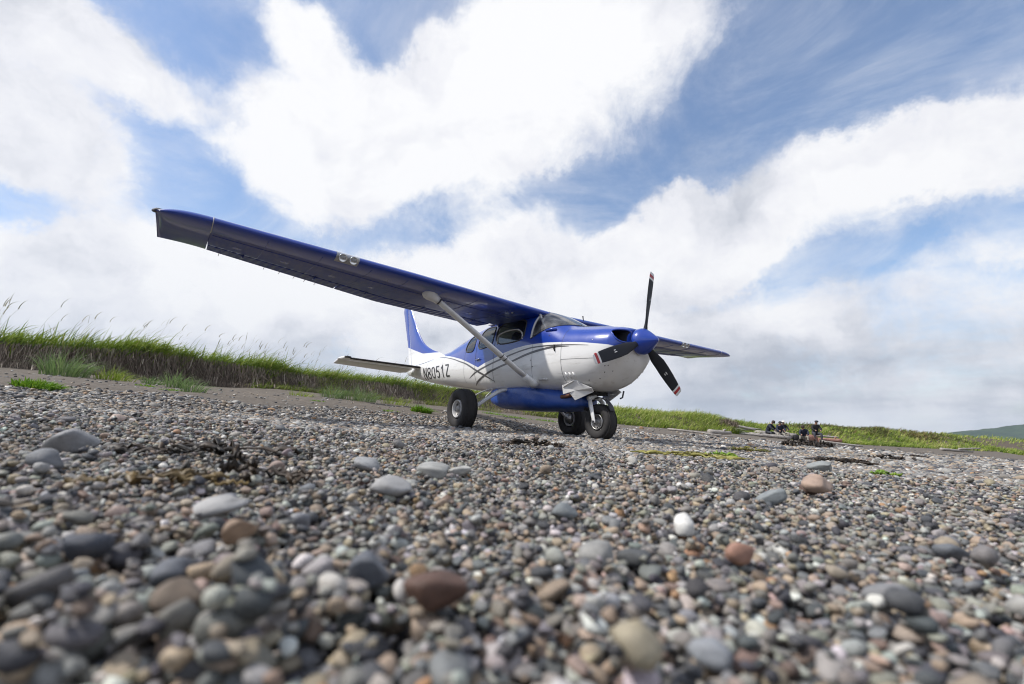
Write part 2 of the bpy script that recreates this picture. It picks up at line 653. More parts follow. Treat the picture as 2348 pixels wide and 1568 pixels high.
def hill(name, label, ridge, depth, base_z, seed):
    """ridge: list of (x, y, crest height)"""
    ridge = catmull(ridge, 14)
    s = np.linspace(-1, 1, 46)
    n = len(ridge)
    X = np.repeat(ridge[:, 0][:, None], 46, 1)
    Y = ridge[:, 1][:, None] + s[None, :] * depth
    prof = np.cos(s * np.pi / 2) ** 1.3
    Z = base_z + (ridge[:, 2][:, None] - base_z) * prof[None, :]
    Z = Z + vnoise(X / 330, Y / 330, seed, 5) * 24 * prof[None, :] + vnoise(X / 80, Y / 80, seed + 3, 3) * 9 * prof[None, :]
    o = link(name, np_mesh(name, np.stack([X, Y, Z], -1), grid_faces(n, 46)), M_HILL)
    tag(o, label, kind='structure')
    return o


hill('hill', 'blue green mountain ridge behind the far dunes', [(3300, 4600, 40), (3700, 4600, 110), (4100, 4600, 195), (4300, 4600, 235), (4500, 4600, 272), (4900, 4600, 340), (5500, 4600, 470), (6300, 4600, 640), (7600, 4600, 560), (9000, 4600, 300)], 900, -60, 2)
hill('hill', 'low green foothill in front of the mountain ridge', [(2300, 2800, 40), (2550, 2800, 80), (2750, 2800, 100), (3000, 2800, 132), (3400, 2800, 170), (4200, 2800, 230), (5200, 2800, 160)], 420, -40, 11)


# ================================================================ the airplane (own frame: x forward, y left, z up, wheels on z = 0)
airplane = empty('airplane', (1.0726, 7.0616, 0.0), math.radians(-53.817))
tag(airplane, 'blue and white high wing propeller airplane parked on the shingle', 'airplane')


def mat_paint(name, use_attr=False, col=(0.004, 0.041, 0.33), dirt=0.3, coat=0.85):
    def fn(g, out):
        tc = g.n('ShaderNodeTexCoord').outputs['Object']
        n1 = g.noise(tc, 3.0, 6, 0.62)
        n2 = g.noise(tc, 40.0, 4, 0.6)
        white = g.mix(g.math('MULTIPLY', g.smooth(n1, 0.45, 0.8), dirt), (0.80, 0.795, 0.785), (0.58, 0.55, 0.50))
        mg_ = g.n('ShaderNodeMapping')
        mg_.inputs['Scale'].default_value = (0.7, 4.0, 6.0)
        g.l(tc, mg_.inputs[0])
        gr_ = g.noise(mg_.outputs[0], 2.5, 8, 0.7)
        white = g.mix(g.math('MULTIPLY', g.smooth(gr_, .54, .74), .45), white, (0.36, 0.33, 0.29))
        blue = g.mix(n1, (0.003, 0.032, 0.27), (0.005, 0.050, 0.38))
        if use_attr:
            at = g.n('ShaderNodeAttribute', attribute_name='blue').outputs['Fac']
            c = g.mix(g.smooth(at, 0.35, 0.65), white, blue)
        elif col[2] > 0.5:
            c = white
        else:
            c = g.mix(n1, tuple(v * 0.8 for v in col), tuple(v * 1.15 for v in col))
            if coat < .5:      # chalky, scuffed paint in streaks along the chord
                mp = g.n('ShaderNodeMapping')
                mp.inputs['Scale'].default_value = (2.0, 9.0, 2.0)
                g.l(tc, mp.inputs[0])
                c = g.mix(g.math('MULTIPLY', g.smooth(g.noise(mp.outputs[0], 2.2, 8, 0.72), .42, .72), .55), c, (0.15, 0.155, 0.22))
        rg = g.math('ADD', g.math('MULTIPLY', n1, 0.2), 0.22)
        b = pbsdf(g, out, Base_Color=c, Roughness=rg, Coat_Weight=coat)
        b.inputs['Coat Roughness'].default_value = 0.07
        if coat < .5:
            b.inputs['Specular IOR Level'].default_value = 0.16
        h = g.math('ADD', g.math('MULTIPLY', g.noise(tc, 5.0, 2, 0.4), 1.0), g.math('MULTIPLY', n2, 0.03))
        bump(g, b, h, 0.18, 0.02)
    return material(name, fn)


M_FUS = mat_paint('fuselage_paint', True)
M_BLUE = mat_paint('blue_paint')
M_WHITE = mat_paint('white_paint', col=(0.75, 0.74, 0.72))
M_WINGLOW = mat_paint('wing_blue_paint', col=(0.026, 0.052, 0.27), coat=.10)
M_BLACKRUB = simple('black_rubber', (0.027, 0.025, 0.025), 0.8, var=0.6, scale=7, bstr=0.4)
M_DARK = simple('dark_cavity', (0.012, 0.012, 0.013), 0.8)
M_STEEL = simple('worn_steel', (0.45, 0.44, 0.43), 0.42, metal=0.9, var=0.25, scale=30)
M_ALU = simple('bare_aluminium', (0.62, 0.62, 0.63), 0.35, metal=0.95, var=0.15)
M_GREY = simple('stripe_grey', (0.075, 0.072, 0.075), 0.35, coat=0.5, var=0.15)
M_INK = simple('registration_black', (0.022, 0.022, 0.028), 0.4, coat=0.3)
M_SEAL = simple('window_seal', (0.05, 0.05, 0.06), 0.6)
M_TRIM = simple('pale_trim', (0.55, 0.54, 0.53), 0.45)
M_BLADE = simple('blade_black', (0.015, 0.016, 0.021), 0.6, var=0.3, scale=25, spec=.3)
M_RED = simple('red_band', (0.42, 0.02, 0.025), 0.45)
M_WBAND = simple('white_band', (0.72, 0.71, 0.69), 0.45)
M_EXH = simple('rusty_exhaust', (0.16, 0.075, 0.05), 0.7, metal=0.4, var=0.4, scale=30)
M_LINER = simple('cabin_lining', (0.55, 0.56, 0.52), 0.8)
M_HUB = simple('dirty_hub', (0.30, 0.29, 0.28), 0.5, metal=.4, var=.35, scale=40)
M_SEAT = simple('seat_fabric', (0.035, 0.05, 0.042), 0.85, var=0.3, bstr=0.3)
M_LENS = simple('lamp_reflector', (0.75, 0.75, 0.75), 0.15, metal=0.9)
M_REDLAMP = simple('red_lamp', (0.35, 0.02, 0.02), 0.2, coat=0.8)


def mat_podf(g, out):
    tc = g.n('ShaderNodeTexCoord').outputs['Object']
    n1 = g.noise(tc, 2.2, 5, 0.6)
    n2 = g.noise(tc, 16.0, 5, 0.65)
    c = g.mix(g.math('ADD', g.math('MULTIPLY', n1, 0.7), g.math('MULTIPLY', n2, 0.3)), (0.012, 0.045, 0.22), (0.030, 0.105, 0.44))
    c = g.mix(g.math('MULTIPLY', g.smooth(n2, 0.58, 0.75), 0.35), c, (0.20, 0.22, 0.26))
    b = pbsdf(g, out, Base_Color=c, Roughness=0.48, Coat_Weight=0.25)
    bump(g, b, g.noise(tc, 4.5, 4, 0.55, dist=0.4), 0.55, 0.03)


M_POD = material('pod_blue', mat_podf)


def mat_glassf(g, out):
    fr = g.n('ShaderNodeFresnel', inp={'IOR': 1.5})
    tr = g.n('ShaderNodeBsdfTransparent', inp={'Color': (0.80, 0.86, 0.83, 1)})
    gl = g.n('ShaderNodeBsdfGlossy', inp={'Color': (1, 1, 1, 1), 'Roughness': 0.03})
    tc = g.n('ShaderNodeTexCoord').outputs['Object']
    f = g.math('ADD', fr.outputs[0], g.math('MULTIPLY', g.noise(tc, 6.0, 4, 0.6), 0.05), True)
    mx = g.n('ShaderNodeMixShader')
    g.l(f, mx.inputs[0])
    g.l(tr.outputs[0], mx.inputs[1])
    g.l(gl.outputs[0], mx.inputs[2])
    g.l(mx.outputs[0], out.inputs[0])


M_GLASS = material('window_glass', mat_glassf)

def mat_plexif(g, out):
    fr = g.n('ShaderNodeFresnel', inp={'IOR': 1.5})
    tr = g.n('ShaderNodeBsdfTransparent', inp={'Color': (0.82, 0.85, 0.86, 1)})
    gl = g.n('ShaderNodeBsdfGlossy', inp={'Color': (1, 1, 1, 1), 'Roughness': 0.05})
    df = g.n('ShaderNodeBsdfDiffuse', inp={'Color': (0.6, 0.6, 0.62, 1)})
    tc = g.n('ShaderNodeTexCoord').outputs['Object']
    m1 = g.n('ShaderNodeMixShader')
    g.l(g.math('MULTIPLY', g.smooth(g.noise(tc, 5.0, 5, 0.6), .3, .8), 0.30), m1.inputs[0])
    g.l(tr.outputs[0], m1.inputs[1])
    g.l(df.outputs[0], m1.inputs[2])
    mx = g.n('ShaderNodeMixShader')
    g.l(fr.outputs[0], mx.inputs[0])
    g.l(m1.outputs[0], mx.inputs[1])
    g.l(gl.outputs[0], mx.inputs[2])
    g.l(mx.outputs[0], out.inputs[0])


M_PLEXI = material('weathered_plexiglass', mat_plexif)

#FUS-BEGIN
# x, top, bottom, half width, height of greatest width, upper and lower squareness
FUS = np.array([
    (.940, 1.47, 1.17, .24, 1.33, 2.2, 2.1), (.930, 1.495, 1.13, .29, 1.325, 2.2, 2.1), (.90, 1.515, 1.05, .345, 1.31, 2.25, 2.1),
    (.86, 1.530, .985, .385, 1.29, 2.3, 2.15), (.78, 1.550, .895, .435, 1.26, 2.3, 2.2), (.68, 1.565, .800, .468, 1.24, 2.35, 2.25),
    (.58, 1.578, .735, .490, 1.23, 2.4, 2.3), (.40, 1.600, .685, .512, 1.22, 2.4, 2.4), (.15, 1.628, .665, .535, 1.21, 2.45, 2.5),
    (0.0, 1.645, .660, .548, 1.20, 2.5, 2.6), (-.06, 1.665, .658, .552, 1.20, 2.5, 2.7), (-.30, 1.79, .655, .562, 1.19, 2.6, 2.9), (-.55, 1.91, .655, .568, 1.18, 2.8, 3.0), (-.75, 1.985, .655, .572, 1.17, 3.0, 3.1),
    (-1.0, 2.00, .655, .575, 1.16, 3.2, 3.2), (-1.6, 2.00, .66, .575, 1.16, 3.2, 3.2), (-2.2, 1.965, .675, .565, 1.16, 3.0, 3.1), (-2.7, 1.90, .715, .525, 1.16, 2.7, 2.9),
    (-3.25, 1.79, .765, .452, 1.16, 2.5, 2.7), (-3.9, 1.635, .825, .365, 1.18, 2.4, 2.6), (-4.6, 1.555, .900, .280, 1.21, 2.3, 2.5), (-5.4, 1.50, 1.005, .185, 1.25, 2.2, 2.4),
    (-6.1, 1.455, 1.115, .095, 1.29, 2.1, 2.2), (-6.50, 1.43, 1.19, .045, 1.31, 2.0, 2.0)])
_fx = np.linspace(.94, -6.5, 1489)
_ft = np.stack([np.interp(-_fx, -FUS[:, 0], FUS[:, k]) for k in range(1, 7)], 1)
_fs = _ft.copy()
for _k, _sig in ((9, 1), (3, 0)):
    ker = np.exp(-0.5 * (np.arange(-3 * _k, 3 * _k + 1) / _k) ** 2)
    ker /= ker.sum()
    pad = np.pad(_ft, ((3 * _k, 3 * _k), (0, 0)), mode='edge')
    sm = np.stack([np.convolve(pad[:, c], ker, 'valid') for c in range(6)], 1)
    w = np.clip((0.80 - _fx) / 0.1, 0, 1)[:, None] if _sig else np.clip((0.90 - _fx) / 0.05, 0, 1)[:, None] * np.clip((_fx - .7) / .1, 0, 1)[:, None]
    _fs = _fs * (1 - w) + sm * w


def fus(x):
    return [np.interp(-np.asarray(x, float), -_fx, _fs[:, k]) for k in range(6)]


def fus_y(x, z):
    """half width of the fuselage at station x and height z"""
    zt, zb, hw, zc, nt, nb = fus(x)
    z = np.asarray(z, float)
    up = z >= zc
    q = np.clip(np.where(up, (z - zc) / (zt - zc), (zc - z) / (zc - zb)), 0, 1)
    n = np.where(up, nt, nb)
    return hw * np.clip(1 - q ** n, 0, 1) ** (1 / n)
#FUS-END


def fus_ring(x, th):
    zt, zb, hw, zc, nt, nb = fus(x)
    c, s = np.cos(th), np.sin(th)
    n = np.where(s >= 0, nt, nb)
    r = (np.abs(c) ** n + np.abs(s) ** n) ** (-1 / n)
    return np.stack([np.full(th.shape, x), r * c * hw, zc + r * s * np.where(s >= 0, zt - zc, zc - zb)], -1)


# livery: lower edge of the blue, side view
BLUE_X = np.array([-4.45, -4.06, -3.45, -2.974, -2.61, -2.20, -1.98, -1.72, -1.41, -1.11, -.83, -.56, -.31, 0, .37, .79, .94])
BLUE_Z = np.array([1.575, 1.489, 1.397, 1.309, 1.215, 1.094, 1.16, 1.21, 1.29, 1.34, 1.365, 1.37, 1.365, 1.345, 1.31, 1.25, 1.21])
WINDOWS = {
    'front': [(-1.66, 1.44), (-.87, 1.46), (-.91, 1.84), (-1.72, 1.84)],
    'door': [(-2.29, 1.415), (-1.77, 1.455), (-1.80, 1.83), (-2.24, 1.82)],
    'rear': [(-2.82, 1.425), (-2.42, 1.40), (-2.44, 1.78), (-2.60, 1.755), (-2.78, 1.655)],
}
WS_X = np.array([-.70, -.62, -.5, -.38, -.25, -.12, -.02, .02])
WS_Z = np.array([1.47, 1.505, 1.56, 1.605, 1.635, 1.652, 1.655, 1.70])


def build_fuselage():
    xs = np.concatenate([np.linspace(.94, .5, 60, endpoint=False), np.linspace(.5, -3.0, 250, endpoint=False), np.linspace(-3.0, -6.5, 150)])
    th = np.linspace(0, 2 * np.pi, 260, endpoint=False)
    V = np.array([fus_ring(x, th) for x in xs])
    n, m_ = V.shape[:2]
    F = grid_faces(n, m_, True, flip=False)
    flat = V.reshape(-1, 3)
    ctr = flat[F].mean(1)
    x, y, z = ctr.T
    keep = np.ones(len(F), bool)
    pane_sets = []
    for key, poly in WINDOWS.items():
        pl = chaikin(poly, 3)
        ins = in_poly(x, z, pl)
        for side in (-1, 1):
            msk = ins & (np.sign(y) == side)
            pane_sets.append((key, side, msk, pl))
            keep &= ~msk
    rw = (x < -2.90) & (x > -3.36) & (z > 1.60 + (-2.80 - x) * .10) & (np.abs(y) < .36)
    keep &= ~rw
    ws = (x > -.70) & (x < .0) & (z > np.interp(x, WS_X, WS_Z))
    keep &= ~ws
    inl = (x > .60) & ((np.abs(np.abs(y) - .262) / .118) ** 2.6 + (np.abs(z - 1.382) / .092) ** 2.6 < 1)
    keep &= ~inl
    # body shell, with the front closed behind the spinner
    VV = np.concatenate([flat, [[.95, 0, 1.33]], [[-6.52, 0, 1.31]]])
    tr = [[n * m_, j, (j + 1) % m_] for j in range(m_)] + [[n * m_ + 1, (n - 1) * m_ + (j + 1) % m_, (n - 1) * m_ + j] for j in range(m_)]
    me = np_mesh('fuselage', VV, F[keep], tr)
    bl = (VV[:, 2] > np.interp(VV[:, 0], BLUE_X, BLUE_Z)) & (VV[:, 0] > -4.45)
    # soft edge value for a crisp but smooth border
    e = (VV[:, 2] - np.interp(VV[:, 0], BLUE_X, BLUE_Z)) / 0.03 + 0.5
    e = np.where(VV[:, 0] > -4.45, np.clip(e, 0, 1), 0)
    add_attr(me, 'blue', e)
    fo = link('fuselage', me, M_FUS, airplane)
    fix_normals(fo)

    def shell_part(msk, name, mat, parent):
        f = F[msk]
        u, inv = np.unique(f.ravel(), return_inverse=True)
        o = link(name, np_mesh(name, flat[u], inv.reshape(-1, 4)), mat, parent)
        return o
    for key, side, msk, pl in pane_sets:
        o = shell_part(msk, 'side_window', M_GLASS, airplane)
        loop = np.concatenate([pl, pl[:2]])
        pts = np.stack([loop[:, 0], side * (fus_y(loop[:, 0], loop[:, 1]) + .001), loop[:, 1]], 1)
        MB().tube(pts, .012, 6, False).build('window_seal', M_SEAL, o)
        if key == 'front':   # the opening pane's frame
            ar = catmull([(-1.62, 1.46), (-1.63, 1.60), (-1.50, 1.655), (-1.27, 1.672), (-1.08, 1.655), (-.95, 1.58), (-.92, 1.48)], 8)
            pts = np.stack([ar[:, 0], side * (fus_y(ar[:, 0], ar[:, 1]) + .002), ar[:, 1]], 1)
            MB().tube(pts, .013, 6).build('opening_frame', M_TRIM, o)
    shell_part(rw, 'rear_window', M_GLASS, airplane)
    w = shell_part(ws, 'windshield', M_PLEXI, airplane)
    # pale cabin lining just inside the skin
    cx_, cy_, cz_ = x, np.abs(y), z
    lin = keep & (x < -.74) & (x > -3.4) & (z > 1.0)
    for key, poly in WINDOWS.items():
        pl = chaikin(poly, 3)
        lin &= ~in_poly(x, z, (pl - pl.mean(0)) * 1.06 + pl.mean(0))
    f = F[lin]
    u_, inv = np.unique(f.ravel(), return_inverse=True)
    lv = flat[u_] * np.array((1, .965, 1)) + np.array((0, 0, -.012))
    link('cabin_lining', np_mesh('cabin_lining', lv, inv.reshape(-1, 4)), M_LINER, airplane)
    for side in (-1, 1):
        xx = np.linspace(-.70, -.005, 40)
        zz = np.interp(xx, WS_X, WS_Z)
        a = np.stack([xx, side * fus_y(xx, zz), zz], 1)
        zz2 = np.linspace(1.47, 1.95, 24)
        b_ = np.stack([np.full(24, -.70), side * fus_y(np.full(24, -.70), zz2), zz2], 1)
        MB().tube(a, .012, 6).build('windshield_seal', M_SEAL, w)
        MB().tube(b_, .017, 6).build('windshield_frame', M_TRIM, w)
        MB().tube([(-.72, side * .42, 1.93), (-.50, side * .40, 1.55)], .018, 8).build('brace_tube', M_TRIM, w)
    # cooling inlets: rim, dark duct and cylinder fins
    for side in (-1, 1):
        t = np.linspace(0, 2 * np.pi, 50)
        yy = side * .262 + .118 * np.sign(np.cos(t)) * np.abs(np.cos(t)) ** (2 / 2.6)
        zz = 1.382 + .092 * np.sign(np.sin(t)) * np.abs(np.sin(t)) ** (2 / 2.6)
        # find the cowl surface in front of each rim point
        rim = []
        for a, b_ in zip(yy, zz):
            lo = .60
            for q in np.linspace(.94, .55, 80):
                zt, zb, hw, zc, nt, nb = [float(k) for k in fus(q)]
                if zb < b_ < zt and float(fus_y(q, b_)) >= abs(a):
                    lo = q
                    break
            rim.append((lo, a, b_))
        rim = np.array(rim)
        k = np.ones(5) / 5
        rim[:, 0] = np.convolve(np.pad(rim[:, 0], 2, mode='wrap'), k, 'valid')
        duct = empty('cooling_inlet')
        duct.parent = airplane
        MB().tube(rim, .012, 8, False).build('inlet_rim', M_BLUE, duct)
        back = rim.copy()
        back[:, 0] = .42
        inner = rim.copy()
        inner[:, 0] -= .004
        d = MB()
        d.add(np.concatenate([inner, back]), grid_faces(2, len(rim)))
        d.add(np.concatenate([back, [[.42, side * .275, 1.385]]]), None, [[i, i + 1, len(back)] for i in range(len(back) - 1)])
        d.build('inlet_duct', M_SEAL, duct)
        c = MB()
        for i in range(7):
            c.lathe([(0, .0), (0, .085), (.007, .085), (.007, 0)], (.64, side * (.20 + i * .017), 1.33), (0, side, 0), 20)
        c.build('engine_cylinder', M_STEEL, duct)
        MB().tube([(.70, side * .20, 1.40), (.72, side * .26, 1.37), (.66, side * .34, 1.34)], .022, 8).build('intake_pipe', M_ALU, duct)
    return fo


build_fuselage()


def on_side(pts, side, off=.003):
    pts = np.asarray(pts, float)
    return np.stack([pts[:, 0], side * (fus_y(pts[:, 0], pts[:, 1]) + off), pts[:, 1]], 1)


def ribbon(pts2, width, side, name, mat, off=.003, parent=None):
    """thin strip lying on the fuselage side, pts2 in (x, z)"""
    c = catmull(pts2, 10)
    w = np.interp(np.linspace(0, 1, len(c)), np.linspace(0, 1, len(width)), width) if not np.isscalar(width) else np.full(len(c), width)
    t = np.gradient(c, axis=0)
    t /= np.linalg.norm(t, axis=1)[:, None]
    nrm = np.stack([-t[:, 1], t[:, 0]], 1)
    rows = [on_side(c + nrm * (w * k)[:, None], side, off) for k in (-.5, 0, .5)]
    V = np.stack(rows, 1)
    return link(name, np_mesh(name, V, grid_faces(len(c), 3)), mat, airplane if parent is None else parent)


for side in (-1, 1):
    ribbon([(-2.57, .91), (-2.40, .97), (-2.24, 1.02), (-1.87, 1.11), (-1.52, 1.18), (-1.16, 1.25), (-.82, 1.30), (-.56, 1.318), (-.18, 1.312), (.2, 1.288), (.5, 1.26)], [.004, .026, .03, .03, .028, .024, .022, .02, .018, .012, .004], side, 'stripe', M_GREY)
    ribbon([(-2.43, .78), (-2.28, .835), (-2.15, .88), (-1.85, .98), (-1.53, 1.055), (-1.14, 1.135), (-.81, 1.21), (-.55, 1.252), (-.18, 1.285), (.15, 1.272)], [.004, .03, .036, .036, .034, .032, .034, .036, .03, .004], side, 'stripe', M_GREY)
    ribbon([(-4.35, 1.475), (-3.9, 1.425), (-3.416, 1.349), (-3.05, 1.27), (-2.683, 1.187), (-2.226, 1.029), (-1.957, .936), (-1.68, .824)], [.004, .012, .016, .02, .026, .034, .032, .006], side, 'stripe', M_GREY, .005)
    # cargo door seams, firewall seam and cowl split
    seam = dict(name='panel_seam', mat=M_SEAL, off=.0025)
    ribbon([(-2.36, 1.80), (-2.335, 1.5), (-2.325, 1.16), (-2.32, .80)], .008, side, **seam)
    ribbon([(-1.735, 1.80), (-1.71, 1.5), (-1.70, 1.18), (-1.70, .80)], .009, side, **seam)
    ribbon([(-2.78, 1.62), (-2.80, 1.40), (-2.79, 1.1), (-2.77, .84)], .006, side, **seam)
    ribbon([(0.0, 1.55), (0.0, 1.3), (0.0, 1.0), (0.0, .74)], .005, side, **seam)
    ribbon([(-.005, 1.09), (.35, 1.085), (.65, 1.08), (.85, 1.09)], .004, side, **seam)
    ribbon([(-.64, 1.42), (-.64, 1.1), (-.64, .74)], .004, side, **seam)
    ribbon([(-4.0, 1.50), (-4.0, 1.2), (-4.0, .88)], .004, side, **seam)
    ribbon([(-5.0, 1.46), (-5.0, 1.2), (-5.0, .99)], .004, side, **seam)

# door handle, vent, louvres, fasteners on the right side
hp = on_side([(-2.28, 1.23), (-2.20, 1.235), (-2.13, 1.24)], -1, .02)
MB().tube(hp, .016, 8, flat=.5).build('door_handle', M_ALU, airplane)
vo = on_side([(-.40, 1.565), (-.30, 1.575), (-.21, 1.565)], -1, .012)
MB().tube(vo, [.014, .03, .02], 8).build('air_vent', M_BLUE, airplane)
MB().tube(on_side([(-.145, 1.315), (-.14, 1.27), (-.12, 1.215)], -1, .012), [.014, .016, .006], 8).build('cowl_latch', M_BLACKRUB, airplane)
MB().tube(on_side([(-.52, .818), (-.42, .825), (-.32, .818)], -1, .012), [.01, .016, .01], 8).build('drain_fitting', M_TRIM, airplane)
for i in range(3):
    MB().tube(on_side([(.055 + i * .065, .905), (.075 + i * .065, .87), (.068 + i * .065, .82)], -1, .006), [.005, .016, .006], 8).build('louvre', M_WHITE, airplane)
for (a, b_) in [(.70, .98), (.735, .985), (.66, .90), (.74, .92), (.56, .82), (.60, 1.09), (.72, 1.07), (.40, .80), (-.62, 1.02), (-.66, 1.12), (-1.05, 1.06), (-.30, 1.47), (.55, 1.33)]:
    for side in (-1, 1):
        q = on_side([(a, b_)], side, .001)[0]
        MB().lathe([(0, 0.0001), (0, .009), (.004, .008), (.004, .0001)], q, (0, side, 0), 8).build('fastener', M_SEAL if a != .55 else M_ALU, airplane)


def glyph(ch):
    """strokes in a box 0.52 wide and 1 high"""
    t = np.linspace(0, 2 * np.pi, 49)
    e = lambda c, k: np.sign(c) * np.abs(c) ** k
    loop = lambda cx, cy, rx, ry: np.stack([cx + rx * e(np.sin(t), .8), cy + ry * e(np.cos(t), .8)], 1)
    a = np.linspace(math.radians(118), math.radians(-132), 26)
    return {'N': [[(.07, 0), (.07, 1)], [(.09, .97), (.43, .03)], [(.45, 0), (.45, 1)]],
            '8': [loop(.26, .735, .175, .195), loop(.26, .265, .19, .195)],
            '0': [loop(.26, .5, .19, .43)],
            '5': [[(.46, .935), (.11, .935)], [(.125, .99), (.09, .47)], np.stack([.245 + .20 * np.cos(a), .325 + .255 * np.sin(a)], 1)],
            '1': [[(.30, 0), (.30, 1)], [(.10, .74), (.18, .79), (.27, .90)]],
            'Z': [[(.05, .935), (.47, .935)], [(.43, .90), (.09, .10)], [(.05, .065), (.48, .065)]]}[ch]


def registration():
    for side in (-1, 1):
        reg = empty('registration_marking')
        reg.parent = airplane
        reg['label'] = 'registration N8051Z in black capital letters'
        for k, ch in enumerate('N8051Z'):
            mb = MB()
            for q, st in enumerate(glyph(ch)):
                st = np.asarray(st, float)
                seg = np.concatenate([[0], np.cumsum(np.linalg.norm(np.diff(st, axis=0), axis=1))])
                n = max(4, int(seg[-1] / .05))
                c = np.stack([np.interp(np.linspace(0, seg[-1], n), seg, st[:, i]) for i in (0, 1)], 1)
                tg = np.gradient(c, axis=0)
                if np.linalg.norm(c[0] - c[-1]) < 1e-6:
                    tg[0] = tg[-1] = c[1] - c[-2]
                tg /= np.linalg.norm(tg, axis=1)[:, None]
                nm = np.stack([-tg[:, 1], tg[:, 0]], 1)
                rows = []
                for w in (-.5, 0, .5):
                    p = c + nm * w * .112
                    u = (k * .60 + p[:, 0]) / (6 * .60 - .08)
                    X = -5.19 + u * 1.64 + (.5 - p[:, 1]) * .10 if side < 0 else -3.55 - u * 1.64
                    Z = 1.008 + p[:, 1] * .272 - (X + 5.19) / 1.64 * .012
                    rows.append(np.stack([X, side * (fus_y(X, Z) + .004 + .0009 * q), Z], 1))
                mb.add(np.stack(rows, 1), grid_faces(n, 3))
            mb.build('character', M_INK, reg)


registration()


# ---------------------------------------------------------------- wings
def airfoil(n=26, t=.122, m_=.02, p=.4):
    b = np.linspace(0, 1, n)
    x = (1 - np.cos(b * np.pi)) / 2
    yt = 5 * t * (.2969 * np.sqrt(x) - .126 * x - .3516 * x ** 2 + .2843 * x ** 3 - .1036 * x ** 4)
    yc = np.where(x < p, m_ / p ** 2 * (2 * p * x - x ** 2), m_ / (1 - p) ** 2 * ((1 - 2 * p) + 2 * p * x - x ** 2))
    return x, yc + yt, yc - yt


def wing_frame(y):
    y = abs(y)
    k = max(0.0, (y - 2.55) / 2.9)
    le = -.656 - .097 * k
    te = -2.279 + .326 * k
    zl = 1.902 + .029 * y
    tz = zl - .057 + .094 * k
    return le, te, zl, tz


def wing_pt(y, u, v):
    """u chord fraction, v height in chords"""
    le, te, zl, tz = wing_frame(y)
    ch = le - te
    return (le - u * ch, y, zl + (tz - zl) * u + v * ch)


